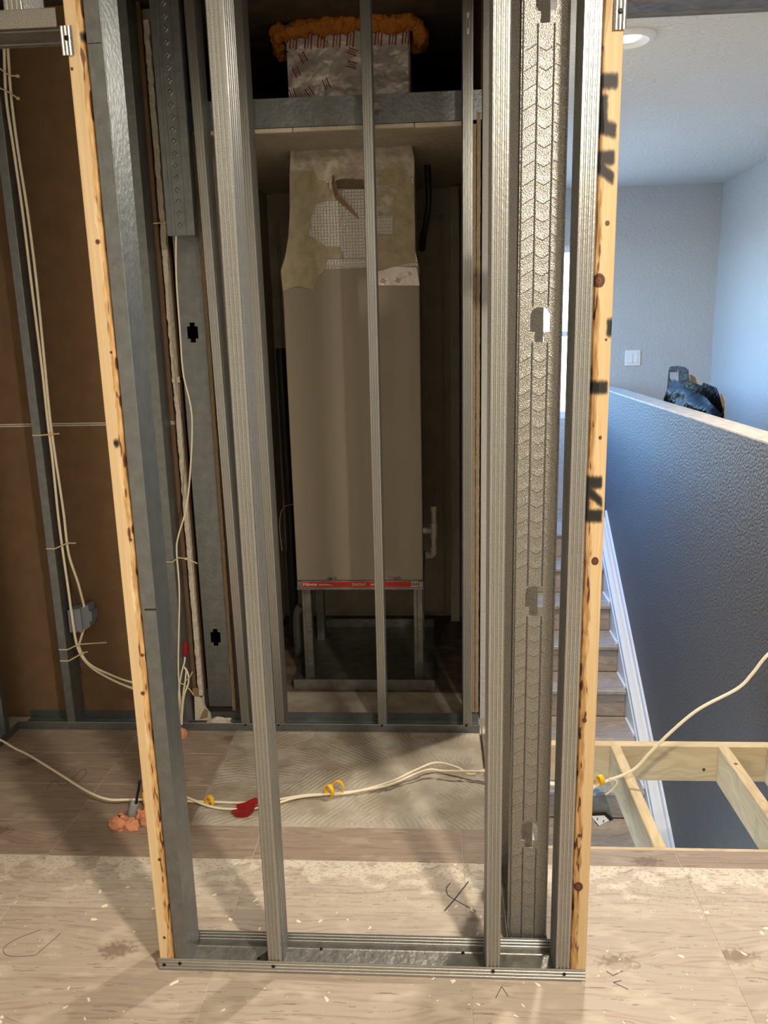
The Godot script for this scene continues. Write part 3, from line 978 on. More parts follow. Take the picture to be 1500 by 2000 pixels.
# ---------------------------------------------------------------- near frame
func build_near_frame() -> void:
	var X := Vector3(1, 0, 0)
	var Y := Vector3(0, 1, 0)
	var Z := Vector3(0, 0, 1)
	var top := NEAR_CEIL - 0.004
	var tr := steel_track("floor_track", "ribbed steel floor track under the near stud frame", Vector3(-0.656, 0.0004, 0.0), X, 0.99, -Z, Y, true, M.galv, 0.092, "steel tracks screwed to the floor")
	var sc := screw_mesh()
	for p in [[-0.643, 0.014], [-0.605, 0.019], [-0.383, 0.018], [0.126, 0.021], [0.287, 0.019]]:
		put_shared("screw", sc, M.screw, tr, Vector3(p[0], p[1], 0.0005))
	for p in [[-0.427, -0.039], [-0.281, -0.074], [0.06, -0.073]]:
		put_shared("screw", sc, M.screw, tr, Vector3(p[0], 0.0018, p[1]), Vector3(-PI / 2, 0, 0))
	# pine 2x4s
	var barkL := func(u: float, v: float, c: Color, g: FastNoiseLite) -> Color:
		var edge := 0.66 + 0.10 * g.get_noise_2d(3.0, v * 30.0) - 0.08 * smoothstep(0.5, 0.9, v)
		var k := smoothstep(edge, edge + 0.14, u + 0.06 * g.get_noise_2d(u * 6.0, v * 80.0))
		var b := Color(0.66, 0.49, 0.28).lerp(Color(0.85, 0.70, 0.47), 0.5 + 0.7 * g.get_noise_2d(u * 4.0 + 8.0, v * 45.0))
		b = b.lerp(Color(0.34, 0.17, 0.06), smoothstep(0.30, 0.52, g.get_noise_2d(u * 3.0 - 5.0, v * 34.0)))
		return c.lerp(b, k * 0.9)
	var barkR := func(u: float, v: float, c: Color, g: FastNoiseLite) -> Color:
		var edge := 0.30 + 0.14 * g.get_noise_2d(1.0, v * 26.0) + 0.12 * smoothstep(0.5, 0.95, v) - 0.2 * smoothstep(0.45, 0.2, v)
		var k := smoothstep(edge + 0.08, edge - 0.08, u + 0.06 * g.get_noise_2d(u * 6.0, v * 80.0))
		var b := Color(0.54, 0.39, 0.23).lerp(Color(0.74, 0.60, 0.40), 0.5 + 0.7 * g.get_noise_2d(u * 4.0 + 8.0, v * 45.0))
		b = b.lerp(Color(0.24, 0.11, 0.04), smoothstep(0.28, 0.5, g.get_noise_2d(u * 3.0 - 5.0, v * 38.0)))
		return c.lerp(b, k * 0.92)
	var kl := []
	for q in [[-0.648, 1.932, 0.10], [-0.632, 1.633, 0.16], [-0.627, 1.427, 0.10], [-0.638, 1.25, 0.06], [-0.625, 1.048, 0.12], [-0.624, 0.793, 0.13], [-0.631, 0.705, 0.16], [-0.630, 0.295, 0.15], [-0.637, 0.087, 0.13]]:
		kl.append([(q[0] + 0.653) / 0.034, 1.0 - q[1] / 2.6, q[2] * 0.7, q[2] * 0.010, 0.35])
	var kr := []
	for q in [[0.309, 1.537, 0.24], [0.320, 1.637, 0.09], [0.326, 1.43, 0.05], [0.322, 1.245, 0.07], [0.321, 0.997, 0.16], [0.312, 0.247, 0.22], [0.310, 0.375, 0.09], [0.312, 0.649, 0.1]]:
		kr.append([(q[0] - 0.3) / 0.036, 1.0 - q[1] / 2.6, q[2], q[2] * 0.0165, 0.75])
	var sp := []                                   # centre u, height, half width u, half height, slope
	for q in [[0.38, 1.873, 0.34, 0.0065, 0.0], [0.10, 1.825, 0.16, 0.020, 0.0], [0.36, 1.797, 0.36, 0.0065, 0.004], [0.36, 1.748, 0.34, 0.006, 0.0], [0.36, 1.724, 0.34, 0.005, 0.010], [0.90, 1.452, 0.08, 0.010, 0.0], [0.42, 1.341, 0.38, 0.006, 0.0], [0.35, 1.157, 0.36, 0.006, 0.0], [0.40, 1.130, 0.36, 0.004, 0.012], [0.40, 1.090, 0.38, 0.007, 0.0], [0.05, 1.120, 0.02, 0.03, 0.0]]:
		sp.append([q[0], 1.0 - q[1] / 2.6, q[2], q[3] / 2.6, q[4]])
	var ml := uvmat(lumber_tex(128, 2048, Color(0.86, 0.77, 0.62), Color(0.80, 0.68, 0.50), 71, 3.0, kl, [[0.9, 1.0 - 1.985 / 2.6, 0.06, 0.0003, 0.0], [0.55, 1.0 - 1.248 / 2.6, 0.06, 0.0004, 0.0]], barkL), 0.6)
	var mr := uvmat(lumber_tex(128, 2048, Color(0.78, 0.69, 0.54), Color(0.70, 0.58, 0.41), 72, 4.0, kr, sp, barkR), 0.6)
	pine_stud("yellow pine stud with bark along one edge and pencil ticks, next to smooth grey steel", -0.653, -0.619, top, ml, true, 3)
	pine_stud("yellow pine stud with black spray-paint stripes and bark-edged corner", 0.300, 0.336, top, mr, false, 8)
	# steel studs standing in the track
	var grp := "steel studs of the near frame"
	var s1 := steel_stud("steel_stud", "smooth dull grey steel stud fixed against the unpainted pine stud", Vector3(-0.585, 0.0016, -0.002), -X, -Z, Y, top - 0.002, {"flange": M.galv_dull, "group": grp, "depth": 0.086})
	steel_stud("steel_stud", "ribbed shiny steel stud standing alone in the near floor track", Vector3(-0.364, 0.0016, -0.002), -X, -Z, Y, top - 0.002, {"ribs": true, "group": grp, "depth": 0.086, "beads": [0.012, 0.026, 0.043, 0.060, 0.074]})
	steel_stud("steel_stud", "ribbed steel stud beside the chevron-embossed stud at the corner", Vector3(0.111, 0.0016, -0.002), X, -Z, Y, top - 0.002, {"ribs": true, "group": grp, "depth": 0.086, "beads": [0.012, 0.026, 0.043, 0.060, 0.074]})
	steel_stud("steel_stud", "ribbed steel stud fixed against the spray-painted pine stud", Vector3(0.268, 0.0016, -0.002), X, -Z, Y, top - 0.002, {"ribs": true, "group": grp, "depth": 0.086, "beads": [0.012, 0.026, 0.043, 0.060, 0.074]})
	# marker ticks on the smooth stud
	for q in [[1.972, 0.0, 0.026, 0.001], [0.896, 0.006, 0.03, 0.003]]:
		var mk := MB.new()
		mk.box(Vector3(-0.615 + q[1], q[0] - q[3] * 0.6, -0.0025), Vector3(-0.615 + q[2], q[0] + q[3] * 0.6, -0.0011))
		put("marker_line", mk, M.marker, s1)
	# door headers on both sides, each with a tab bent down over the pine
	for s in 2:
		var x0: float = -1.72 if s == 0 else 0.340
		var ln: float = 1.053 if s == 0 else 1.70
		var h := steel_track("header_track", "steel track over the doorway beside the bare pine stud, tab screwed on" if s == 0 else "steel track over the doorway to the stairs, tab screwed to the spray-painted pine", Vector3(x0, 2.001, 0.0), X, ln, -Z, Y, false, M.galv, 0.092, "steel header tracks over the doorways")
		var tab := MB.new()
		var tx: float = -0.661 if s == 0 else 0.3165
		var path := []
		for k in 11:
			path.append(Vector2(tx + 0.0215 * k / 10.0, 0.0016 + (0.0012 if k % 3 == 1 else 0.0)))
		tab.sheet(path, 0.001, Vector3(0, 1.953, 0.0006), X, Z, Y, 0.048)
		var tb := put("bent_tab", tab, M.galv, h)
		put_shared("screw", sc, M.screw, tb, Vector3(tx + 0.011, 1.981, 0.0035))
		if s == 0:
			tb.rotation.z = 0.0
	steel_stud("cripple_stud", "short ribbed steel stud standing on the doorway header track", Vector3(-0.728, 2.003, -0.002), -X, -Z, Y, NEAR_CEIL - 2.007, {"ribs": true, "fl": 0.034})
	var tt := steel_track("ceiling_track", "steel track along the ceiling over the near stud frame", Vector3(-1.72, NEAR_CEIL - 0.0005, 0.0), X, 3.7, -Z, -Y, false, M.galv, 0.092)

# ---------------------------------------------------------------- short frame running back from the near frame
func build_side_frame() -> void:
	var X := Vector3(1, 0, 0)
	var Y := Vector3(0, 1, 0)
	var Z := Vector3(0, 0, 1)
	var hs := [0.305, 0.877, 1.459, 2.035]
	steel_track("floor_track", "steel floor track running back from the near frame under the chevron-embossed studs", Vector3(0.168, 0.0004, -0.0945), -Z, 1.03, X, Y, false, M.galv, 0.094, "steel tracks screwed to the floor")
	steel_stud("steel_stud", "wide chevron-embossed stud face with arched cut-outs behind the near frame", Vector3(0.1705, 0.002, -0.0985), -Z, X, Y, NEAR_CEIL - 0.02, {"flange": M.galv_spangle, "depth": 0.089, "holes": hs, "beads": [0.003, 0.030, 0.0605, 0.086], "chevrons": 0.0335, "group": "chevron-embossed studs of the short frame"})
	steel_stud("steel_stud", "bluish chevron-embossed steel stud glimpsed through the gap behind another stud", Vector3(0.1705, 0.002, -0.372), -Z, X, Y, NEAR_CEIL - 0.02, {"flange": M.galv_spangle, "depth": 0.089, "holes": [0.36, 0.95, 1.54, 2.1], "beads": [0.030, 0.0605], "chevrons": 0.0335, "group": "chevron-embossed studs of the short frame"})

# ---------------------------------------------------------------- second frame
func build_second_frame() -> void:
	var X := Vector3(1, 0, 0)
	var Y := Vector3(0, 1, 0)
	var Z := Vector3(0, 0, 1)
	var top := NEAR_CEIL - 0.004
	var sc := screw_mesh()
	var tr := steel_track("floor_track", "plain steel floor track in front of the air handler closet", Vector3(-0.905, 0.0004, BACK), X, 1.067, -Z, Y, false, M.galv_dull, 0.092, "steel tracks screwed to the floor")
	for p in [[-0.715, 0.025], [-0.59, 0.026], [-0.2, 0.027], [0.114, 0.030]]:
		put_shared("screw", sc, M.screw, tr, Vector3(p[0], p[1], BACK + 0.0005))
	steel_track("floor_track", "plain steel floor track under the brown drywall panel", Vector3(-1.60, 0.0004, BACK), X, 0.694, -Z, Y, false, M.galv_dull, 0.092, "steel tracks screwed to the floor")
	steel_track("floor_track", "short steel floor track running towards the room from the brown panel's track", Vector3(-1.60, 0.0004, BACK + 0.001), Z, 0.35, -X, Y, false, M.galv_dull, 0.092, "steel tracks screwed to the floor")
	var grp := "ribbed steel studs of the frame before the closet"
	var spec := [["ribbed steel stud next to the drywall edge, slightly leaning, before the closet", -0.700, -1, 0.0103], ["ribbed steel stud beside the air handler's black pipe, before the closet", -0.568, -1, 0.0030], ["ribbed steel stud crossing in front of the air handler cabinet", -0.183, -1, -0.001], ["ribbed steel stud before the closet's white door casing", 0.102, 1, 0.0]]
	for q in spec:
		var s := steel_stud("steel_stud", q[0], Vector3(q[1], 0.0016, BACK - 0.002), X * q[2], -Z, Y, top - 0.002, {"ribs": true, "group": grp, "depth": 0.086, "beads": [0.012, 0.026, 0.043, 0.060, 0.074]})
		s.rotation.z = q[3]
		if q[2] == 1:
			var st := MB.new()
			st.box(Vector3(0.1145, 2.335, BACK - 0.0022), Vector3(0.1205, 2.395, BACK + 0.0002))
			put("barcode_sticker", st, M.tag_white, s)
			var bc := MB.new()
			bc.box(Vector3(0.1160, 2.352, BACK), Vector3(0.1190, 2.38, BACK + 0.0005))
			put("barcode_print", bc, M.pencil, s)
	var grp2 := "dull steel studs holding the brown drywall panel"
	var o2 := {"flange": M.galv_dull, "group": grp2, "depth": 0.086}
	steel_stud("steel_stud", "dull steel stud before the brown panel, partly hidden by the smooth near stud", Vector3(-0.937, 0.0016, BACK - 0.002), -X, -Z, Y, top - 0.002, o2)
	steel_stud("steel_stud", "dull steel stud before the brown panel carrying cables and a grey box", Vector3(-1.375, 0.0016, BACK - 0.002), -X, -Z, Y, top - 0.002, o2)
	steel_stud("steel_stud", "dull steel stud on the short floor track at the corner of the brown panel", Vector3(-1.688, 0.0016, -1.05), -Z, X, Y, top - 0.002, o2)
	# the back of the drywall on the far side of this frame, in two sheets
	var dw := thing("gypsum_partition", "brown paper back of a drywall partition between dull steel studs", "partition", Vector3(-1.3, 0.01, -1.232))
	for q in [[0.002, 1.151], [1.1625, NEAR_CEIL - 0.002]]:
		var mb := MB.new()
		mb.bev(Vector3(-1.75, q[0], -1.2455), Vector3(-0.926, q[1], -1.2325), 0.0012)
		put("drywall_sheet", mb, M.brown, dw)
	for q in [[1.151, 1.1555], [1.158, 1.1625]]:
		var mb := MB.new()
		mb.box(Vector3(-1.75, q[0], -1.245), Vector3(-0.926, q[1], -1.2318))
		put("paper_edge", mb, M.gypsum, dw)
	# steel header over the closet opening
	var h := steel_stud("header_stud", "plain grey steel stud laid level above the closet opening", Vector3(-0.80, 2.118, BACK - 0.097), -Z, Y, X, 0.966, {"flange": M.galv_dull, "depth": 0.088, "fl": 0.05, "holes": [0.612], "hole": "cross"})
	h.set_meta("label", "plain grey steel stud laid level above the closet opening")
	# stud of the closet side wall, seen square on, with cross-shaped cut-outs
	steel_stud("steel_stud", "flat grey steel stud face with two black cross-shaped cut-outs", Vector3(-0.880, 0.05, BACK - 0.100), -Z, X, Y, top - 0.05, {"flange": M.galv_dull, "depth": 0.090, "fl": 0.04, "holes": [0.286, 1.42], "hole": "cross"})
	# embossed off-cut hanging before it
	steel_stud("stud_offcut", "short diamond-embossed steel off-cut hanging high before the brown panel's end", Vector3(-0.858, 1.778, -1.118), -Z, X, Y, NEAR_CEIL - 1.785, {"flange": M.galv_dull, "depth": 0.090, "fl": 0.02, "beads": [0.018, 0.030, 0.066], "diamonds": true})

# drywall sheet seen on edge: ragged front edge at z0, running back to z1
func ragged_sheet(parent: Node, x0: float, x1: float, y0: float, y1: float, z0: float, z1: float, m: Material, face: Material, rag: float, sd: float) -> void:
	var mb := MB.new()
	var n := maxi(4, int((y1 - y0) / 0.012))
	var prev := []
	for j in n:
		var y := lerpf(y0, y1, j / (n - 1.0))
		var a := rag * noise.get_noise_2d(y * 40.0, sd)
		var b := rag * noise.get_noise_2d(y * 33.0 + 50.0, sd)
		var d := rag * 2.0 * noise.get_noise_2d(y * 20.0 + 90.0, sd)
		var row := [Vector3(x0, y, z0 - 0.02), Vector3(x0 + a, y, z0 + d), Vector3(x1 + b, y, z0 + d), Vector3(x1, y, z0 - 0.02)]
		if prev:
			for k in 3:
				mb.quad(prev[k], prev[k + 1], row[k + 1], row[k])
		else:
			mb.quad(row[0], row[3], row[2], row[1])
		prev = row
	mb.quad(prev[0], prev[1], prev[2], prev[3])
	put("broken_edge", mb, m, parent)
	var bd := MB.new()
	bd.box(Vector3(x0, y0, z1), Vector3(x1, y1, z0 - 0.018))
	put("board", bd, face, parent)

# ---------------------------------------------------------------- closet
func build_closet() -> void:
	var zf := -2.37
	var l1 := thing("drywall_sheet", "drywall sheet on edge with ragged white gypsum between brown panel and grey stud", "drywall", Vector3(-0.905, 0.02, -1.26))
	ragged_sheet(l1, -0.917, -0.899, 1.315, NEAR_CEIL - 0.06, BACK - 0.088, zf, M.gypsum, M.brown, 0.0035, 1.0)
	ragged_sheet(l1, -0.916, -0.899, 0.10, 1.305, BACK - 0.088, zf, M.gypsum, M.brown, 0.003, 2.0)
	var crumb := MB.new()
	crumb.bev(Vector3(-0.919, 1.298, BACK - 0.094), Vector3(-0.891, 1.320, BACK - 0.084), 0.002)
	put("torn_corner", crumb, M.gypsum, l1)
	var l2 := thing("drywall_sheet", "drywall sheet on edge with tan broken edge between flat grey stud and ribbed stud", "drywall", Vector3(-0.78, 0.02, -1.26))
	ragged_sheet(l2, -0.787, -0.774, 0.035, 2.105, BACK - 0.094, zf, M.gypsum_tan, M.closet_white, 0.0016, 3.0)
	# broken gypsum lumps at the foot of these sheets
	var ch := thing("gypsum_chunk", "broken white gypsum chunk with torn brown paper at the drywall's foot", "debris", Vector3(-0.91, 0.005, -1.215))
	var cm := MB.new()
	cm.prism(PackedVector2Array([Vector2(-0.932, 0.005), Vector2(-0.868, 0.005), Vector2(-0.872, 0.030), Vector2(-0.888, 0.052), Vector2(-0.898, 0.085), Vector2(-0.905, 0.094), Vector2(-0.927, 0.105)]), Vector3(0, 0, -1.222), Vector3(1, 0, 0), Vector3(0, 1, 0), Vector3(0, 0, 1), 0.014)
	put("gypsum_core", cm, M.gypsum, ch)
	var cp := MB.new()
	cp.prism(PackedVector2Array([Vector2(-0.912, 0.012), Vector2(-0.882, 0.018), Vector2(-0.876, 0.045), Vector2(-0.890, 0.055), Vector2(-0.905, 0.03)]), Vector3(0, 0, -1.208), Vector3(1, 0, 0), Vector3(0, 1, 0), Vector3(0, 0, 1), 0.003)
	put("torn_paper", cp, M.kraft, ch)
	var cp2 := MB.new()
	cp2.bev(Vector3(-0.934, 0.105, -1.222), Vector3(-0.914, 0.135, -1.210), 0.001)
	put("torn_paper", cp2, M.kraft, ch)
	var pm := MB.new()
	lump(pm, Vector3(-0.829, 0.006, -1.19), Vector3(0.045, 0.022, 0.02), 5.0, 0.45, 60.0)
	var po := put("gypsum_crumbs", pm, M.gypsum, null, Vector3(-0.829, 0.0, -1.19))
	tag(po, "heap of crumbled gypsum under the stud with cross-shaped cut-outs", "debris")
	# closet shell
	var ceil := MB.new()
	ceil.box(Vector3(-0.786, 2.104, zf), Vector3(0.135, 2.117, BACK - 0.112))
	var co := structure("ceiling_closet", ceil, M.closet_white)
	for q in [[-0.786, -0.452, 0.0], [-0.450, -0.052, 0.001], [-0.050, 0.135, -0.001]]:
		var e := MB.new()
		e.bev(Vector3(q[0], 2.1035 + q[2], BACK - 0.112), Vector3(q[1], 2.1165, BACK - 0.098), 0.0015)
		put("broken_edge", e, M.gypsum, co)
	var r1 := thing("drywall_sheet", "tan-edged drywall sheet lining the closet next to the white door casing", "drywall", Vector3(0.142, 0.02, -1.26))
	var r2 := thing("drywall_sheet", "tan-edged drywall sheet backing the closet's lining, next to the dark gap", "drywall", Vector3(0.157, 0.02, -1.26))
	ragged_sheet(r1, 0.1355, 0.1485, 0.035, 2.105, BACK - 0.096, zf, M.gypsum_tan, M.closet_white, 0.0012, 5.0)
	ragged_sheet(r2, 0.1505, 0.1630, 0.035, 2.14, BACK - 0.096, zf, M.gypsum_tan, M.kraft, 0.0014, 6.0)
	# back wall with a flat panelled white door
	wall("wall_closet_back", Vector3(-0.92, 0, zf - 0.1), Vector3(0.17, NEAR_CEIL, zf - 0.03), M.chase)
	var lint := MB.new()
	lint.box(Vector3(-0.786, 2.045, zf - 0.03), Vector3(0.135, 2.104, zf + 0.002))
	structure("trim_1", lint, M.closet_white)
	var door := MB.new()
	door.box(Vector3(-0.786, 0.004, zf - 0.03), Vector3(-0.735, 2.045, zf))
	door.box(Vector3(0.058, 0.004, zf - 0.03), Vector3(0.135, 2.045, zf))
	door.box(Vector3(-0.735, 1.985, zf - 0.03), Vector3(0.058, 2.045, zf))
	door.box(Vector3(-0.735, 0.004, zf - 0.03), Vector3(0.058, 0.016, zf))
	var d := structure("door_1", door, M.closet_white)
	var pn := MB.new()
	pn.box(Vector3(-0.735, 0.016, zf - 0.03), Vector3(0.058, 1.985, zf - 0.014))
	put("recessed_panel", pn, M.closet_white, d)
	for q in [[Vector3(-0.735, 0.016, zf - 0.014), Vector3(-0.722, 1.985, zf - 0.006)], [Vector3(0.045, 0.016, zf - 0.014), Vector3(0.058, 1.985, zf - 0.006)], [Vector3(-0.722, 1.972, zf - 0.014), Vector3(0.045, 1.985, zf - 0.006)]]:
		var mb := MB.new()
		mb.bev(q[0], q[1], 0.003)
		put("panel_moulding", mb, M.closet_white, d)
	var cs := MB.new()
	cs.bev(Vector3(0.084, 0.0, -2.30), Vector3(0.130, 2.10, -2.281), 0.004)
	structure("trim_2", cs, M.closet_white)
	# the dark service space above the closet
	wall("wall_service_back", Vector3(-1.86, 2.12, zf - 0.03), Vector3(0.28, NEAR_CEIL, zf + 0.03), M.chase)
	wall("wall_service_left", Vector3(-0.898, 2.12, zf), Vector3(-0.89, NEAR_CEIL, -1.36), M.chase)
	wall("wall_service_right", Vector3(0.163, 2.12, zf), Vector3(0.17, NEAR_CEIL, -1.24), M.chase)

# bumpy lump on the floor
func lump(mb: MB, c: Vector3, rad: Vector3, sd: float, rough: float, freq: float) -> void:
	var nu := 29
	var nv := 15
	var pts := []
	for j in nv:
		var ph := PI * j / (nv - 1.0)
		for i in nu:
			var th := TAU * (i % (nu - 1)) / (nu - 1.0)
			var d := Vector3(sin(ph) * cos(th), cos(ph), sin(ph) * sin(th))
			var k := 1.0 + rough * noise.get_noise_3d(d.x * 1.7 + sd, d.y * 1.7, d.z * 1.7) + rough * 0.5 * noise.get_noise_3d(d.x * rad.x * freq + sd, d.y * rad.y * freq, d.z * rad.z * freq + 20.0)
			var p := c + d * rad * k
			p.y = maxf(p.y, 0.0005)
			pts.append(p)
	mb.grid(pts, nu, nv)

# ---------------------------------------------------------------- air handler, its stand, plenum and duct
func poly(a: Array) -> PackedVector2Array:
	var p := PackedVector2Array()
	for i in range(0, a.size(), 2):
		p.append(Vector2(a[i], a[i + 1]))
	return p

# flat patch lying on a face that looks towards +z
func patch(nm: String, a: Array, z: float, th: float, m: Material, parent: Node) -> MeshInstance3D:
	var mb := MB.new()
	mb.prism(poly(a), Vector3(0, 0, z), Vector3(1, 0, 0), Vector3(0, 1, 0), Vector3(0, 0, 1), th)
	return put(nm, mb, m, parent)

# slanted red bars printed on the foil
func red_bars(spots: Array, z: float, parent: Node) -> void:
	var mb := MB.new()
	for s in spots:
		var c := Vector2(s[0], s[1])
		for k in 3:
			var o: Vector2 = Vector2(cos(s[3]), sin(s[3])) * (k - 1) * s[2] * 0.42
			var d: Vector2 = Vector2(-sin(s[3]), cos(s[3])) * s[2] * (0.9 if k != 1 else 0.75)
			var w: Vector2 = Vector2(cos(s[3]), sin(s[3])) * s[2] * (0.10 if k != 1 else 0.06)
			mb.prism(PackedVector2Array([c + o - d - w, c + o - d + w, c + o + d + w, c + o + d - w]), Vector3(0, 0, z), Vector3(1, 0, 0), Vector3(0, 1, 0), Vector3(0, 0, 1), 0.0004)
	var ob := put("red_print", mb, M.red_print, parent)
	ob.set_meta("kind", "stuff")

func foam_rope(path: Array, rad: float, sd: float) -> MB:
	var pts := curve(path, 0.006)
	var nu := 21
	var g := []
	var up := Vector3(0, 1, 0)
	for i in pts.size():
		var t: Vector3 = (pts[mini(i + 1, pts.size() - 1)] - pts[maxi(i - 1, 0)]).normalized()
		var s := t.cross(up).normalized()
		var u2 := s.cross(t).normalized()
		var endk := sqrt(clampf(minf(i, pts.size() - 1 - i) / 6.0, 0.0, 1.0))
		for k in nu:
			var a := TAU * (k % (nu - 1)) / (nu - 1.0)
			var d := s * cos(a) - u2 * sin(a)
			var q: Vector3 = pts[i] + d * 0.02
			var r := rad * endk * (0.85 + 0.55 * noise.get_noise_3d(q.x * 16.0 + sd, q.y * 16.0, q.z * 16.0) + 0.42 * noise.get_noise_3d(q.x * 48.0, q.y * 48.0 + sd, q.z * 48.0))
			g.append(pts[i] + d * r)
	var mb := MB.new()
	mb.grid(g, nu, pts.size())
	return mb

func build_air_handler() -> void:
	var X := Vector3(1, 0, 0)
	var Y := Vector3(0, 1, 0)
	var Z := Vector3(0, 0, 1)
	var zf := -1.497
	var x0 := -0.559
	var x1 := -0.045
	# drain pan
	var pan := thing("drain_pan", "shallow square galvanised drain pan on the closet floor", "pan", Vector3(-0.3, 0.001, -1.85))
	var pb := MB.new()
	pb.box(Vector3(-0.592, 0.001, -2.205), Vector3(-0.005, 0.003, -1.492))
	put("pan_bottom", pb, M.tin, pan)
	for q in [[Vector3(-0.592, 0.003, -1.4935), Vector3(-0.005, 0.046, -1.492)], [Vector3(-0.592, 0.003, -2.205), Vector3(-0.005, 0.046, -2.2035)], [Vector3(-0.5935, 0.003, -2.205), Vector3(-0.592, 0.046, -1.492)], [Vector3(-0.005, 0.003, -2.205), Vector3(-0.0035, 0.046, -1.492)]]:
		var mb := MB.new()
		mb.box(q[0], q[1])
		put("pan_side", mb, M.tin, pan)
	for q in [[-0.592, -0.560], [-0.005, -0.037]]:
		var mb := MB.new()
		mb.prism(PackedVector2Array([Vector2(q[0], 0.003), Vector2(q[1], 0.046), Vector2(q[0], 0.046)]), Vector3(0, 0, -1.4915), X, Y, Z, 0.0012)
		put("folded_corner", mb, M.tin, pan)
	# stand
	var st := thing("equipment_stand", "steel stand with four square legs under the air handler", "stand", Vector3(-0.3, 0.004, -1.78))
	for q in [[-0.553, -1.556], [-0.087, -1.556], [-0.571, -2.03], [-0.087, -2.03]]:
		var mb := MB.new()
		mb.sheet([Vector2(0.0, 0.034), Vector2(0.0, 0.002), Vector2(0.002, 0.0), Vector2(0.012, 0.0), Vector2(0.0145, -0.0012), Vector2(0.017, 0.0), Vector2(0.036, 0.0), Vector2(0.038, 0.002), Vector2(0.038, 0.034)], 0.0012, Vector3(q[0], 0.0035, q[1]), X, -Z, Y, 0.434)
		put("leg", mb, M.tin, st)
	var fr := MB.new()
	fr.bev(Vector3(x0 - 0.003, 0.4375, -2.05), Vector3(x1 + 0.003, 0.4465, zf - 0.001), 0.001)
	put("top_frame", fr, M.tin, st)
	# filter in its slot
	var fi := thing("air_filter", "flat air filter with a red lettered edge in the slot under the cabinet", "filter", Vector3(-0.3, 0.447, -1.75))
	var fe := MB.new()
	fe.box(Vector3(x0 + 0.018, 0.4475, -2.0), Vector3(x1 - 0.020, 0.4725, zf - 0.002))
	put("cardboard_frame", fe, M.tag_white, fi)
	var rd := MB.new()
	rd.box(Vector3(x0 + 0.020, 0.4490, zf - 0.002), Vector3(x1 - 0.049, 0.4712, zf - 0.0012))
	put("red_label", rd, M.red_tape, fi)
	var wt := MB.new()
	wt.box(Vector3(x1 - 0.049, 0.4490, zf - 0.002), Vector3(x1 - 0.021, 0.4712, zf - 0.0012))
	put("white_label", wt, M.tag_white, fi)
	text(fi, "Filtrete", Vector3(x0 + 0.053, 0.4603, zf - 0.001), 0.0165, M.letter_white, true)
	text(fi, "20x22x1", Vector3(x0 + 0.252, 0.4603, zf - 0.001), 0.0155, M.letter_white, false)
	text(fi, "3M", Vector3(x1 - 0.0355, 0.4600, zf - 0.001), 0.0185, M.letter_black, true)
	for q in [[x0 + 0.088, 0.058], [x0 + 0.300, 0.034]]:           # small print, two lines too fine to read
		var sp := MB.new()
		for k in 2:
			sp.box(Vector3(q[0], 0.4568 + k * 0.0038, zf - 0.0012), Vector3(q[0] + q[1] * (1.0 - 0.25 * k), 0.4582 + k * 0.0038, zf - 0.0009))
		put("small_print", sp, M.letter_white, fi).set_meta("kind", "stuff")
	# cabinet
	var ah := thing("air_handler", "tall beige sheet-metal air handler cabinet inside the closet", "air handler", Vector3(-0.3, 0.447, -1.75))
	var body := MB.new()
	body.bev(Vector3(x0 + 0.002, 0.474, -2.02), Vector3(x1 - 0.002, 1.688, zf - 0.006), 0.002)
	put("cabinet_body", body, M.cabinet, ah)
	var pnl := MB.new()
	pnl.bev(Vector3(x0, 0.478, zf - 0.006), Vector3(x1, 1.696, zf), 0.003)
	put("front_panel", pnl, M.cabinet, ah)
	for q in [[x0 - 0.001, x0 + 0.017], [x1 - 0.019, x1 + 0.001]]:
		var sl := MB.new()
		sl.bev(Vector3(q[0], 0.4468, zf - 0.03), Vector3(q[1], 0.474, zf - 0.0005), 0.0015)
		put("slot_end", sl, M.tin, ah)
	var dr := MB.new()
	var rng := RandomNumberGenerator.new()
	rng.seed = 77
	for q in [[-0.418, 0.484], [-0.155, 0.484]]:
		for k in 60:
			var p := Vector3(q[0] + rng.randfn() * 0.011, 0.481 + absf(rng.randfn()) * 0.007, zf + 0.0002)
			var s := rng.randf_range(0.0006, 0.002)
			dr.quad(p + Vector3(-s, -s, 0), p + Vector3(s, -s * 0.6, 0), p + Vector3(s * 0.8, s, 0), p + Vector3(-s * 0.7, s * 0.9, 0))
	put("dirt_specks", dr, M.pencil, ah).set_meta("kind", "stuff")
	# plenum between cabinet and closet ceiling, painted with duct mastic
	var pl := thing("supply_plenum", "foil-covered plenum smeared with yellowish mastic above the air handler", "duct", Vector3(-0.3, 1.69, -1.75))
	var fb := MB.new()
	var secs := [[1.690, -0.556, -0.047], [1.75, -0.537, -0.060], [1.81, -0.522, -0.062], [1.90, -0.512, -0.063], [2.02, -0.508, -0.062], [2.06, -0.506, -0.058], [2.104, -0.502, -0.066]]
	for i in secs.size() - 1:
		var a: Array = secs[i]
		var b: Array = secs[i + 1]
		fb.quad(Vector3(a[1], a[0], zf + 0.002), Vector3(a[2], a[0], zf + 0.002), Vector3(b[2], b[0], zf + 0.002), Vector3(b[1], b[0], zf + 0.002))
		fb.quad(Vector3(a[2], a[0], zf + 0.002), Vector3(a[2], a[0], -2.0), Vector3(b[2], b[0], -2.0), Vector3(b[2], b[0], zf + 0.002))
		fb.quad(Vector3(a[1], a[0], -2.0), Vector3(a[1], a[0], zf + 0.002), Vector3(b[1], b[0], zf + 0.002), Vector3(b[1], b[0], -2.0))
		fb.quad(Vector3(a[2], a[0], -2.0), Vector3(a[1], a[0], -2.0), Vector3(b[1], b[0], -2.0), Vector3(b[2], b[0], -2.0))
	put("foil_board", fb, M.foil_scrim, pl)
	var zz := zf + 0.002
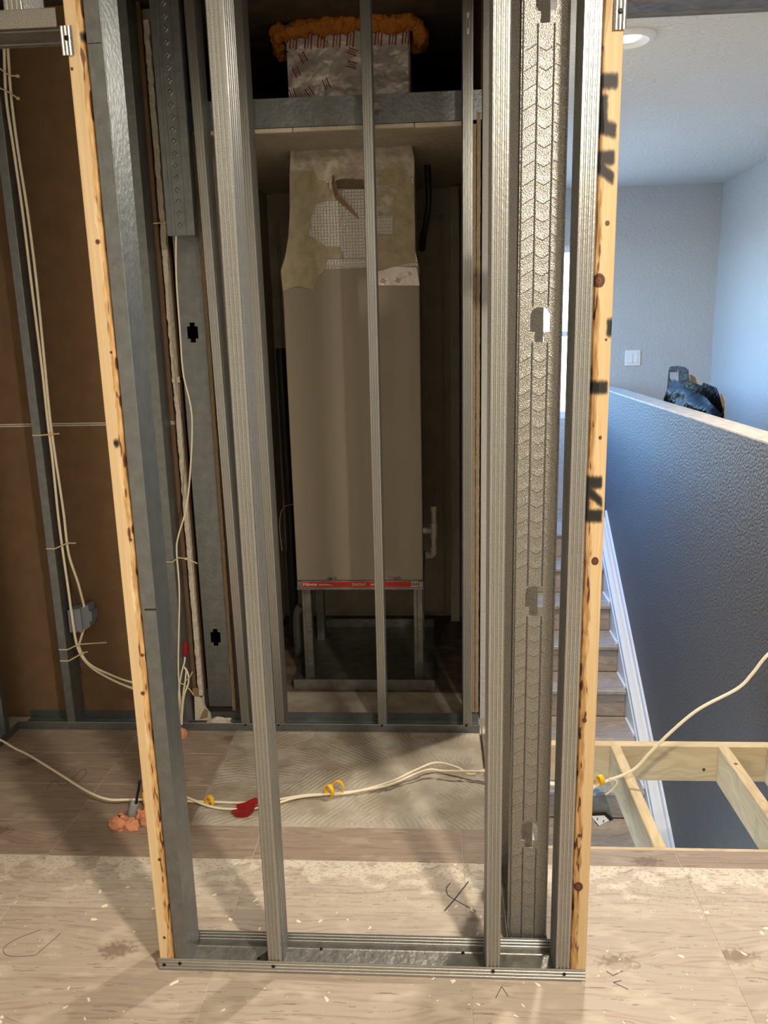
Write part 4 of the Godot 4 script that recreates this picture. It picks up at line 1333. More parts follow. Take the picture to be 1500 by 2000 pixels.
	patch("painted_foil_collar", [-0.504, 2.100, -0.510, 2.03, -0.47, 2.025, -0.42, 2.02, -0.405, 1.995, -0.34, 1.998, -0.25, 1.99, -0.18, 1.99, -0.06, 2.0, -0.058, 2.04, -0.066, 2.100], zz, 0.002, M.foil_paint, pl)
	patch("mastic_coat", [-0.511, 2.025, -0.505, 2.039, -0.471, 2.033, -0.421, 2.029, -0.407, 2.001, -0.383, 1.995, -0.368, 1.972, -0.356, 1.962, -0.357, 1.938, -0.342, 1.926, -0.374, 1.927, -0.418, 1.921, -0.431, 1.888, -0.443, 1.865, -0.44, 1.839, -0.45, 1.824, -0.447, 1.809, -0.415, 1.79, -0.388, 1.769, -0.364, 1.768, -0.339, 1.767, -0.328, 1.744, -0.321, 1.707, -0.387, 1.699, -0.399, 1.684, -0.421, 1.665, -0.443, 1.617, -0.504, 1.632, -0.557, 1.614, -0.561, 1.688, -0.541, 1.742, -0.526, 1.807, -0.516, 1.902], zz - 0.0005, 0.0045, M.mastic, pl)
	patch("mastic_coat", [-0.197, 1.977, -0.18, 2.003, -0.164, 2.039, -0.132, 2.052, -0.109, 2.037, -0.078, 2.003, -0.064, 1.969, -0.060, 1.925, -0.060, 1.705, -0.123, 1.696, -0.172, 1.682, -0.204, 1.675, -0.228, 1.702, -0.227, 1.749, -0.202, 1.756, -0.201, 1.809, -0.141, 1.799, -0.138, 1.86, -0.143, 1.912, -0.118, 1.956, -0.165, 1.976], zz - 0.0005, 0.0040, M.mastic, pl)
	var side := MB.new()
	side.box(Vector3(-0.0625, 1.70, -1.98), Vector3(-0.0590, 2.05, zf - 0.004))
	put("mastic_side", side, M.mastic, pl)
	patch("foil_tape", [-0.2, 1.676, -0.147, 1.692, -0.055, 1.686, -0.0445, 1.622, -0.2, 1.627], zf, 0.0035, M.foil, pl)
	patch("foil_tape", [-0.215, 1.975, -0.17, 1.972, -0.12, 1.955, -0.142, 1.912, -0.139, 1.87, -0.215, 1.862], zz, 0.0022, M.foil_paint, pl)
	patch("board_lip", [-0.389, 1.699, -0.205, 1.697, -0.205, 1.72, -0.385, 1.722], zf + 0.004, 0.010, M.foil_scrim, pl)
	patch("fibre_lining", [-0.343, 1.997, -0.319, 2.002, -0.236, 1.995, -0.236, 1.965, -0.345, 1.968], zz, 0.0032, M.insulation, pl)
	var fp := MB.new()                                     # torn flap standing off the board
	var fa := [Vector3(-0.354, 2.016, zz + 0.004), Vector3(-0.358, 1.983, zz + 0.006), Vector3(-0.349, 1.938, zz + 0.012), Vector3(-0.322, 1.911, zz + 0.012), Vector3(-0.264, 1.862, zz + 0.003)]
	var fbk := [Vector3(-0.351, 2.013, zz + 0.012), Vector3(-0.344, 1.985, zz + 0.026), Vector3(-0.333, 1.945, zz + 0.032), Vector3(-0.309, 1.918, zz + 0.024), Vector3(-0.265, 1.866, zz + 0.006)]
	for i in 4:
		fp.quad(fa[i], fa[i + 1], fbk[i + 1], fbk[i])
		fp.quad(fbk[i] + Vector3(0.002, 0, 0), fbk[i + 1] + Vector3(0.002, 0, 0), fa[i + 1] + Vector3(0.002, 0, 0), fa[i] + Vector3(0.002, 0, 0))
		fp.quad(fbk[i], fbk[i + 1], fbk[i + 1] + Vector3(0.002, 0, 0), fbk[i] + Vector3(0.002, 0, 0))
	put("torn_flap", fp, M.kraft, pl)
	red_bars([[-0.178, 1.64, 0.012, 1.0], [-0.125, 1.642, 0.011, 1.1], [-0.08, 1.665, 0.009, 0.6], [-0.375, 1.983, 0.009, 1.3], [-0.185, 1.876, 0.011, 1.2]], zf + 0.0046, pl)
	# duct going on up through the service space
	var dc := thing("foil_duct", "foil-wrapped duct with red print rising into the ceiling above the header", "duct", Vector3(-0.28, 2.118, -1.75))
	var db := MB.new()
	var zd := -1.487
	db.bev(Vector3(-0.500, 2.118, -1.98), Vector3(-0.068, NEAR_CEIL - 0.001, zd), 0.006)
	put("foil_board", db, M.foil, dc)
	patch("foil_tape", [-0.500, 2.12, -0.432, 2.12, -0.434, 2.44, -0.500, 2.42], zd - 0.0008, 0.0018, M.foil, dc)
	patch("foil_tape", [-0.500, 2.425, -0.30, 2.432, -0.07, 2.438, -0.07, 2.505, -0.500, 2.505], zd - 0.0008, 0.0024, M.foil, dc)
	var pr := []
	for u in [150, 255, 345, 455, 550, 745, 845, 935]:
		pr.append([-0.502 + (530.0 + u / 3.571 - 557.0) * 0.00179, 2.452, 0.026, -0.12])
	for q in [[215, 400, 0.5], [165, 500, 0.4], [250, 645, 0.6], [555, 465, 1.3], [560, 375, 1.2], [130, 650, 0.3], [370, 590, 0.4]]:
		pr.append([-0.502 + (530.0 + q[0] / 3.571 - 557.0) * 0.00179, 2.585 - q[1] / 3.571 * 0.001635, 0.019, q[2]])
	red_bars(pr, zd + 0.0018, dc)
	text(dc, "04-10", Vector3(-0.502 + (530.0 + 385 / 3.571 - 557.0) * 0.00179, 2.457, zd + 0.002), 0.020, M.red_print, false, PI / 2 - 0.1)
	var fo := put("foam_seal", foam_rope([Vector3(-0.530, 2.45, -1.62), Vector3(-0.535, 2.475, -1.50), Vector3(-0.48, 2.482, -1.474), Vector3(-0.40, 2.492, -1.468), Vector3(-0.30, 2.497, -1.468), Vector3(-0.20, 2.495, -1.468), Vector3(-0.11, 2.492, -1.470), Vector3(-0.050, 2.482, -1.48), Vector3(-0.03, 2.455, -1.51), Vector3(-0.04, 2.46, -1.64)], 0.030, 2.0), M.foam_dark, null, Vector3(-0.28, 2.45, -1.47))
	tag(fo, "lumpy orange foam bead sealing the foil duct to the ceiling", "foam")
	# pipes beside the cabinet
	var pv := thing("condensate_pipe", "white plastic drain pipe with tee and elbow beside the cabinet", "pipe", Vector3(0.0, 0.5, -1.75))
	var seg := [["riser_pipe", [Vector3(-0.001, 0.64, -1.75), Vector3(0.0, 0.715, -1.75)], 0.0115], ["pipe_cap", [Vector3(0.0, 0.705, -1.75), Vector3(0.0, 0.727, -1.75)], 0.014], ["tee_fitting", [Vector3(-0.002, 0.588, -1.75), Vector3(-0.001, 0.652, -1.75)], 0.0155], ["tee_branch", [Vector3(-0.046, 0.620, -1.75), Vector3(-0.004, 0.620, -1.75)], 0.0145], ["lower_pipe", [Vector3(-0.003, 0.53, -1.75), Vector3(-0.002, 0.60, -1.75)], 0.0115], ["elbow_fitting", [Vector3(-0.003, 0.548, -1.75), Vector3(-0.004, 0.518, -1.75), Vector3(-0.010, 0.510, -1.75), Vector3(-0.036, 0.508, -1.75)], 0.0155]]
	for q in seg:
		var mb := MB.new()
		mb.tube(q[1], q[2], 16)
		put(q[0], mb, M.pvc, pv)
	var fx := MB.new()
	var cp := curve([Vector3(-0.014, 2.104, -1.84), Vector3(-0.010, 2.04, -1.86), Vector3(-0.010, 1.97, -1.88), Vector3(-0.020, 1.90, -1.90), Vector3(-0.032, 1.85, -1.93), Vector3(-0.040, 1.80, -1.99)], 0.0022)
	var rr := []
	for i in cp.size():
		rr.append(0.0125 + (0.0016 if (i / 2) % 2 == 0 else -0.0010))
	fx.tube(cp, rr, 14)
	var fxo := put("flexible_conduit", fx, M.flex_dark, null, Vector3(-0.014, 2.1, -1.84))
	tag(fxo, "dark ribbed flexible conduit bending down beside the mastic plenum", "conduit")
	var rp := MB.new()
	rp.tube(curve([Vector3(-0.655, 1.40, -1.90), Vector3(-0.650, 0.62, -1.90), Vector3(-0.655, 0.43, -1.90), Vector3(-0.655, 0.20, -1.90), Vector3(-0.655, 0.03, -1.90)], 0.03), 0.022, 12)
	var rpo := put("insulated_pipe", rp, M.black, null, Vector3(-0.655, 0.03, -1.90))
	tag(rpo, "black foam-wrapped pipe standing beside the air handler", "pipe")
	var sp2 := MB.new()
	var cs := curve([Vector3(-0.60, 0.26, -1.80), Vector3(-0.617, 0.225, -1.80), Vector3(-0.622, 0.15, -1.80), Vector3(-0.622, 0.03, -1.80)], 0.004)
	var r2 := []
	for i in cs.size():
		r2.append(0.021 + (0.001 if i % 3 == 0 else 0.0))
	sp2.tube(cs, r2, 14)
	var s2o := put("metal_pipe", sp2, M.flex_silver, null, Vector3(-0.622, 0.03, -1.80))
	tag(s2o, "short bent silver pipe on the floor beside the stand's leg", "pipe")
	var lw := MB.new()
	lw.tube(curve([Vector3(-0.560, 0.76, -1.70), Vector3(-0.602, 0.752, -1.70), Vector3(-0.634, 0.741, -1.70), Vector3(-0.653, 0.708, -1.70), Vector3(-0.660, 0.640, -1.70), Vector3(-0.655, 0.55, -1.70)], 0.008), 0.0022, 6)
	var lwo := put("thin_wire", lw, M.kraft, null, Vector3(-0.6, 0.7, -1.7))
	tag(lwo, "thin brown wire arching out from the air handler's side", "wire")

func text(parent: Node, s: String, at: Vector3, height: float, m: Material, bold: bool, turn := 0.0) -> void:
	var tm := TextMesh.new()
	var f := SystemFont.new()
	f.font_names = PackedStringArray(["Droid Sans"])
	f.font_weight = 700 if bold else 400
	tm.font = f
	tm.text = s
	tm.font_size = 48
	tm.pixel_size = height / 48.0
	tm.depth = 0.0004
	var o := MeshInstance3D.new()
	o.name = "lettering"
	o.mesh = tm
	o.material_override = m
	o.position = at - origin_of(parent)
	o.rotation.z = turn
	parent.add_child(o, true)

# ---------------------------------------------------------------- stairwell
func build_stairwell() -> void:
	var hw := MB.new()
	hw.box(Vector3(GUARD_X, -2.8, FAR), Vector3(1.32, 1.030, -1.09))
	var half := structure("wall_half_height", hw, M.paint_charcoal)
	var cap := MB.new()
	cap.bev(Vector3(GUARD_X, 1.030, FAR), Vector3(1.321, 1.040, -1.09), 0.0015)
	put("wall_cap", cap, M.ledge, half)
	# stairs rising away from the room
	M.stair = uvmat(plank_tex(3), 0.5)
	var st := thing("staircase", "grey wood-look stairs with white stringer rising along the charcoal half wall", "stairs", Vector3(0.7, -2.8, -1.0))
	for k in range(-1, 12):
		var y := -0.089 - 0.176 * k
		var z := -3.512 + 0.243 * k
		var back := z - 0.27 if k >= 0 else FAR + 0.004
		var tr := MB.new()
		tr.bev(Vector3(0.285, y - 0.028, back), Vector3(1.118, y, z), 0.006)
		for i in tr.uv.size():
			tr.uv[i] = Vector2(tr.v[i].x * 0.9, tr.v[i].z * 2.4 + tr.v[i].y)
		put("tread", tr, M.stair, st)
		var rs := MB.new()
		rs.box(Vector3(0.285, y - 0.176, z - 0.045), Vector3(1.118, y - 0.028, z - 0.030))
		for i in rs.uv.size():
			rs.uv[i] = Vector2(rs.v[i].x * 0.9, rs.v[i].y * 3.0)
		put("riser", rs, M.stair, st)
		if k >= 0:
			var sh := MB.new()
			sh.box(Vector3(1.106, y - 0.176, z + 0.02), Vector3(1.119, y - 0.158, z + 0.213))
			put("shoe_moulding", sh, M.trim_white, st)
	var Z := Vector3(0, 0, 1)
	var Y := Vector3(0, 1, 0)
	var X := Vector3(1, 0, 0)
	var top := func(z: float) -> float: return -0.482 - 0.724 * (z + 2.895)
	for q in [[1.120, 1.199, -0.045, -0.52, "stringer"], [1.124, 1.150, 0.002, -0.05, "stringer_cap"], [1.186, 1.199, 0.004, -0.05, "stringer_bead"]]:
		var mb := MB.new()
		var za := -3.86
		var zb := -0.85
		mb.prism(PackedVector2Array([Vector2(za, top.call(za) + q[2]), Vector2(zb, top.call(zb) + q[2]), Vector2(zb, top.call(zb) + q[3]), Vector2(za, top.call(za) + q[3])]), Vector3(q[0], 0, 0), Z, Y, X, q[1] - q[0])
		put(q[4], mb, M.trim_white, st)
	# double rocker switch on the far wall
	var sw := thing("light_switch", "white double rocker switch plate on the grey-blue wall", "switch", Vector3(1.494, 1.175, FAR))
	var pb := MB.new()
	pb.bev(Vector3(1.437, 1.175, FAR), Vector3(1.551, 1.290, FAR + 0.007), 0.003)
	put("switch_plate", pb, M.plastic_white, sw)
	for x in [1.460, 1.499]:
		var fr := MB.new()
		for q in [[x - 0.003, 1.195, x - 0.0005, 1.270], [x + 0.0305, 1.195, x + 0.033, 1.270], [x - 0.003, 1.267, x + 0.033, 1.270], [x - 0.003, 1.195, x + 0.033, 1.198]]:
			fr.box(Vector3(q[0], q[1], FAR + 0.005), Vector3(q[2], q[3], FAR + 0.009))
		put("rocker_frame", fr, M.plastic_white, sw)
		var rk := MB.new()
		rk.prism(PackedVector2Array([Vector2(1.199, 0.006), Vector2(1.266, 0.006), Vector2(1.266, 0.0085), Vector2(1.232, 0.0095), Vector2(1.199, 0.0125)]), Vector3(x, 0, FAR), Y, Z, X, 0.030)
		put("rocker", rk, M.plastic_white, sw)
		var sc := MB.new()
		for y in [1.183, 1.282]:
			sc.lathe([Vector2(0.0, 0.0008), Vector2(0.002, 0.0008), Vector2(0.0026, 0.0)], Vector3(x + 0.015, y, FAR + 0.007), Z, 8)
		put("plate_screw", sc, M.plastic_white, sw)
	# carton standing behind the half wall, black plastic bag on it
	var cb := thing("cardboard_box", "tan cardboard carton with raised flaps behind the half wall", "box", Vector3(1.56, 0.0, -3.0))
	var bx := MB.new()
	bx.box(Vector3(1.345, 0.0, -3.55), Vector3(1.60, 0.93, -2.52))
	put("carton_body", bx, M.carton, cb)
	for q in [[-3.21, 1.179, -3.128, 1.171, -3.003, 1.13, -3.0, 0.93, -3.25, 0.93], [-2.693, 1.105, -2.672, 1.107, -2.627, 1.072, -2.623, 0.93, -2.70, 0.93]]:
		var mb := MB.new()
		mb.prism(poly(q), Vector3(1.50, 0, 0), Z, Y, X, 0.004)
		put("flap", mb, M.carton, cb)
	var bag := thing("plastic_bag", "glossy black plastic bag with looped handle on a carton behind the half wall", "bag", Vector3(1.42, 0.932, -2.9))
	var front := [[-3.14, 1.10], [-3.13, 1.158], [-3.04, 1.146], [-2.962, 1.133], [-2.86, 1.122], [-2.762, 1.110], [-2.66, 1.103], [-2.556, 1.095], [-2.48, 1.078], [-2.418, 1.063], [-2.324, 1.033]]
	var g := []
	var nj := 14
	for j in nj:
		var t := j / (nj - 1.0)
		for i in front.size():
			var zz: float = front[i][0]
			var yy := lerpf(0.94, front[i][1], t)
			var bulge := 0.035 * sin(PI * t) + 0.016 * noise.get_noise_2d(zz * 9.0, yy * 14.0)
			g.append(Vector3(1.385 - bulge, yy, zz))
	var bf := MB.new()
	bf.grid(g, front.size(), nj)
	put("bag_front", bf, M.bag, bag)
	var bo := MB.new()
	bo.prism(poly([-3.552, 0.94, -3.552, 1.008, -3.492, 1.074, -3.482, 1.185, -3.456, 1.214, -3.315, 1.225, -3.315, 1.187, -3.465, 1.180, -3.458, 1.145, -3.30, 1.09, -2.5, 0.94]), Vector3(1.455, 0, 0), Z, Y, X, 0.003)
	put("bag_handle", bo, M.bag, bag)
	var bk := MB.new()
	bk.prism(poly([-3.315, 1.225, -3.172, 1.223, -3.108, 1.208, -3.083, 1.149, -2.945, 1.14, -2.858, 1.138, -2.837, 1.155, -2.64, 1.14, -2.59, 1.106, -2.522, 1.032, -2.49, 0.94, -3.30, 0.94, -3.30, 1.09, -3.263, 1.107, -3.279, 1.187]), Vector3(1.455, 0, 0), Z, Y, X, 0.003)
	put("bag_back", bk, M.bag, bag)
	var bs := MB.new()
	var gs := []
	for j in 10:
		for i in 12:
			var a := i / 11.0
			var t := j / 9.0
			gs.append(Vector3(lerpf(1.385, 1.455, a), lerpf(0.94, lerpf(1.033, 1.04, a) + 0.02 * sin(a * 9.0), t), lerpf(-2.324, -2.50, a) - 0.03 * sin(PI * t) + 0.02 * noise.get_noise_2d(a * 6.0, t * 5.0)))
	bs.grid(gs, 12, 10)
	put("bag_gusset", bs, M.bag, bag)

# ---------------------------------------------------------------- cables and ties
func cable(nm: String, label: String, pts: Array, rad: float, m: Material, group := "") -> MeshInstance3D:
	var mb := MB.new()
	mb.tube(curve(pts, 0.010), rad, 8)
	var o := put(nm, mb, m, null, pts[0])
	tag(o, label, "cable" if nm != "cable_tie" else "tie", group)
	return o

func tie(label: String, pts: Array) -> void:
	var t := thing("cable_tie", label, "tie", pts[0], "pale plastic cable ties on the dull steel studs")
	var mb := MB.new()
	mb.tube(pts, 0.0026, 6)
	put("strap", mb, M.tie, t)
	var h := MB.new()
	var e: Vector3 = pts[pts.size() - 1 if pts.size() < 4 else pts.size() - 2]
	h.bev(e - Vector3(0.005, 0.004, 0.003), e + Vector3(0.005, 0.004, 0.004), 0.001)
	put("locking_head", h, M.tie, t)

func build_cables() -> void:
	cable("electrical_cable", "long white cable looping across the floor from the short floor track to the stair opening", [Vector3(-1.735, 0.030, -1.00), Vector3(-1.66, 0.045, -1.01), Vector3(-1.59, 0.036, -0.99), Vector3(-1.52, 0.020, -0.96), Vector3(-1.435, 0.018, -0.910), Vector3(-1.256, 0.030, -0.772), Vector3(-1.128, 0.030, -0.681), Vector3(-1.045, 0.025, -0.645), Vector3(-0.980, 0.022, -0.649), Vector3(-0.919, 0.015, -0.661), Vector3(-0.736, 0.010, -0.662), Vector3(-0.604, 0.008, -0.663), Vector3(-0.525, 0.008, -0.676), Vector3(-0.414, 0.010, -0.707), Vector3(-0.283, 0.012, -0.718), Vector3(-0.154, 0.020, -0.770), Vector3(-0.071, 0.030, -0.826), Vector3(-0.003, 0.035, -0.867), Vector3(0.066, 0.030, -0.851), Vector3(0.115, 0.020, -0.822), Vector3(0.166, 0.038, -0.821), Vector3(0.262, 0.038, -0.805), Vector3(0.348, 0.010, -0.801), Vector3(0.460, 0.008, -0.79), Vector3(0.51, 0.0, -0.80)], 0.0042, M.cord)
	cable("electrical_cable", "white cable lying on the combed mortar with the red clip on it", [Vector3(-0.864, 0.030, -0.702), Vector3(-0.782, 0.020, -0.662), Vector3(-0.694, 0.012, -0.629), Vector3(-0.596, 0.010, -0.627), Vector3(-0.519, 0.010, -0.651), Vector3(-0.445, 0.010, -0.692), Vector3(-0.348, 0.014, -0.708), Vector3(-0.251, 0.014, -0.728), Vector3(-0.153, 0.018, -0.758), Vector3(-0.037, 0.030, -0.827), Vector3(0.031, 0.030, -0.825), Vector3(0.157, 0.038, -0.811), Vector3(0.262, 0.038, -0.800), Vector3(0.347, 0.010, -0.792), Vector3(0.441, 0.008, -0.778), Vector3(0.50, -0.01, -0.79)], 0.0040, M.cord)
	cable("electrical_cable", "white cable rising in a wavy line over the stair opening", [Vector3(0.50, -0.02, -0.80), Vector3(0.537, 0.008, -0.8), Vector3(0.633, 0.055, -0.8), Vector3(0.687, 0.12, -0.8), Vector3(0.747, 0.192, -0.8), Vector3(0.83, 0.273, -0.8), Vector3(0.942, 0.343, -0.8), Vector3(0.985, 0.395, -0.8), Vector3(1.026, 0.458, -0.8), Vector3(1.12, 0.56, -0.8), Vector3(1.28, 0.62, -0.8)], 0.0052, M.cord)
	cable("electrical_cable", "white cable running down the dull stud, bending off past the grey box", [Vector3(-1.347, 2.376, -1.15), Vector3(-1.361, 2.22, -1.15), Vector3(-1.356, 2.052, -1.15), Vector3(-1.351, 1.862, -1.15), Vector3(-1.35, 1.633, -1.15), Vector3(-1.348, 1.36, -1.15), Vector3(-1.35, 1.183, -1.15), Vector3(-1.349, 1.038, -1.15), Vector3(-1.352, 0.851, -1.15), Vector3(-1.351, 0.717, -1.15), Vector3(-1.347, 0.561, -1.15), Vector3(-1.345, 0.461, -1.15), Vector3(-1.337, 0.329, -1.15), Vector3(-1.299, 0.257, -1.15), Vector3(-1.226, 0.205, -1.15), Vector3(-1.137, 0.164, -1.15), Vector3(-1.02, 0.13, -1.15), Vector3(-0.975, 0.12, -1.15)], 0.0046, M.cord, "white cables tied to the dull stud")
	cable("electrical_cable", "white cable running down the dull stud into the grey box", [Vector3(-1.338, 2.375, -1.155), Vector3(-1.348, 2.22, -1.158), Vector3(-1.342, 2.051, -1.15), Vector3(-1.334, 1.861, -1.15), Vector3(-1.332, 1.632, -1.15), Vector3(-1.337, 1.36, -1.15), Vector3(-1.340, 1.183, -1.15), Vector3(-1.337, 1.038, -1.15), Vector3(-1.331, 0.851, -1.15), Vector3(-1.330, 0.698, -1.15), Vector3(-1.312, 0.58, -1.16), Vector3(-1.306, 0.482, -1.175)], 0.0046, M.cord, "white cables tied to the dull stud")
	cable("electrical_cable", "white cable leaving the grey box downwards and joining the sagging cable", [Vector3(-1.318, 0.392, -1.175), Vector3(-1.328, 0.36, -1.165), Vector3(-1.334, 0.325, -1.158), Vector3(-1.30, 0.268, -1.146), Vector3(-1.22, 0.225, -1.142), Vector3(-1.137, 0.192, -1.145), Vector3(-1.06, 0.185, -1.15), Vector3(-0.975, 0.185, -1.15)], 0.0042, M.cord)
	cable("hanging_wire", "thin white wire hanging from the diamond-embossed off-cut", [Vector3(-0.833, 1.79, -1.13), Vector3(-0.844, 1.651, -1.13), Vector3(-0.846, 1.469, -1.13), Vector3(-0.846, 1.334, -1.13), Vector3(-0.828, 1.185, -1.13), Vector3(-0.854, 0.962, -1.13), Vector3(-0.878, 0.851, -1.128), Vector3(-0.911, 0.758, -1.126), Vector3(-0.920, 0.701, -1.126), Vector3(-0.923, 0.547, -1.126), Vector3(-0.95, 0.267, -1.126), Vector3(-0.954, 0.102, -1.126), Vector3(-0.955, 0.036, -1.128)], 0.0030, M.cord)
	tie("pale cable tie round the dull stud level with the brown panel's seam", [Vector3(-1.404, 1.131, -1.1355), Vector3(-1.372, 1.131, -1.1355), Vector3(-1.341, 1.133, -1.144), Vector3(-1.313, 1.134, -1.15)])
	tie("pale cable tie round the dull stud above the grey box", [Vector3(-1.404, 0.718, -1.1355), Vector3(-1.372, 0.718, -1.1355), Vector3(-1.326, 0.737, -1.143), Vector3(-1.298, 0.735, -1.15)])
	tie("pale cable tie with a long loose tail just under the grey box", [Vector3(-1.404, 0.327, -1.1355), Vector3(-1.370, 0.327, -1.1355), Vector3(-1.329, 0.345, -1.144), Vector3(-1.224, 0.350, -1.15)])
	tie("pale cable tie with cut tail lowest on the dull stud", [Vector3(-1.404, 0.282, -1.1355), Vector3(-1.370, 0.282, -1.1355), Vector3(-1.316, 0.311, -1.144), Vector3(-1.300, 0.313, -1.15)])
	tie("pale cable tie tail sticking out beside the cables at the header's height", [Vector3(-1.37, 2.305, -1.140), Vector3(-1.340, 2.282, -1.145), Vector3(-1.314, 2.280, -1.15)])
	tie("pale cable tie tail sticking out where the two cables meet high on the stud", [Vector3(-1.373, 2.245, -1.140), Vector3(-1.345, 2.232, -1.143), Vector3(-1.322, 2.215, -1.15)])
	tie("pale cable tie holding the hanging wire to the stud beside the brown panel's end", [Vector3(-0.968, 0.667, -1.1345), Vector3(-0.940, 0.667, -1.1335), Vector3(-0.914, 0.686, -1.122), Vector3(-0.886, 0.682, -1.122), Vector3(-0.848, 0.663, -1.125)])
	tie("pale bent cable tie hooked from the ragged drywall edge", [Vector3(-0.953, 1.848, -1.222), Vector3(-0.952, 1.831, -1.220), Vector3(-0.898, 1.834, -1.224)])
	# bunched wire ends with a red cap
	var wb := thing("wire_bundle", "bunched white wire ends under a red cap beside the brown panel", "wire", Vector3(-0.93, 0.04, -1.125))
	var k := 0
	for q in [[Vector3(-0.920, 0.315, -1.121), Vector3(-0.924, 0.285, -1.121), Vector3(-0.940, 0.235, -1.120), Vector3(-0.955, 0.16, -1.120), Vector3(-0.962, 0.04, -1.120)], [Vector3(-0.916, 0.262, -1.114), Vector3(-0.925, 0.21, -1.112), Vector3(-0.940, 0.14, -1.112), Vector3(-0.957, 0.04, -1.113)], [Vector3(-0.924, 0.270, -1.113), Vector3(-0.911, 0.243, -1.112), Vector3(-0.913, 0.205, -1.112), Vector3(-0.933, 0.15, -1.106), Vector3(-0.950, 0.04, -1.106)]]:
		var mb := MB.new()
		mb.tube(curve(q, 0.008), 0.0032, 7)
		put("wire", mb, M.cord, wb)
	for q in [[Vector3(-0.944, 0.205, -1.113), Vector3(-0.925, 0.200, -1.108), Vector3(-0.908, 0.182, -1.108), Vector3(-0.896, 0.160, -1.11)], [Vector3(-0.922, 0.215, -1.108), Vector3(-0.904, 0.232, -1.108), Vector3(-0.893, 0.252, -1.11)]]:
		var mb := MB.new()
		mb.tube(q, 0.002, 6)
		put("tie_strap", mb, M.tie, wb)
	var cap := MB.new()
	cap.tube([Vector3(-0.921, 0.308, -1.121), Vector3(-0.918, 0.318, -1.121), Vector3(-0.915, 0.34, -1.121), Vector3(-0.914, 0.358, -1.121), Vector3(-0.916, 0.368, -1.121)], [0.005, 0.010, 0.012, 0.009, 0.003], 8)
	put("red_cap", cap, M.red, wb)

# ---------------------------------------------------------------- small things
# C-shaped yellow plastic clip standing round the cables
func yellow_clip(label: String, at: Vector3, turn: float, rad: float, wide: float, lean: float) -> void:
	var t := thing("cable_clip", label, "clip", at, "yellow plastic clips round the floor cables")
	var path := []
	for k in 15:
		var a := deg_to_rad(-60.0 + 300.0 * k / 14.0)
		path.append(Vector2(cos(a) * rad * 0.72, rad + sin(a) * rad))
	var mb := MB.new()
	var U := Vector3(cos(turn), 0, sin(turn))
	var A := Vector3(-sin(turn), lean, cos(turn)).normalized()
	mb.sheet(path, 0.0032, at - A * wide * 0.5 + Vector3(0, 0.001, 0), U, Vector3.UP, A, wide)
	put("band", mb, M.yellow, t)
	var lp := MB.new()
	lp.sheet([path[14], path[14] + Vector2(-0.006, -0.010), path[14] + Vector2(-0.014, -0.012)], 0.0026, at - A * wide * 0.5 + Vector3(0, 0.003, 0), U, Vector3.UP, A, wide)
	put("lip", lp, M.yellow, t)

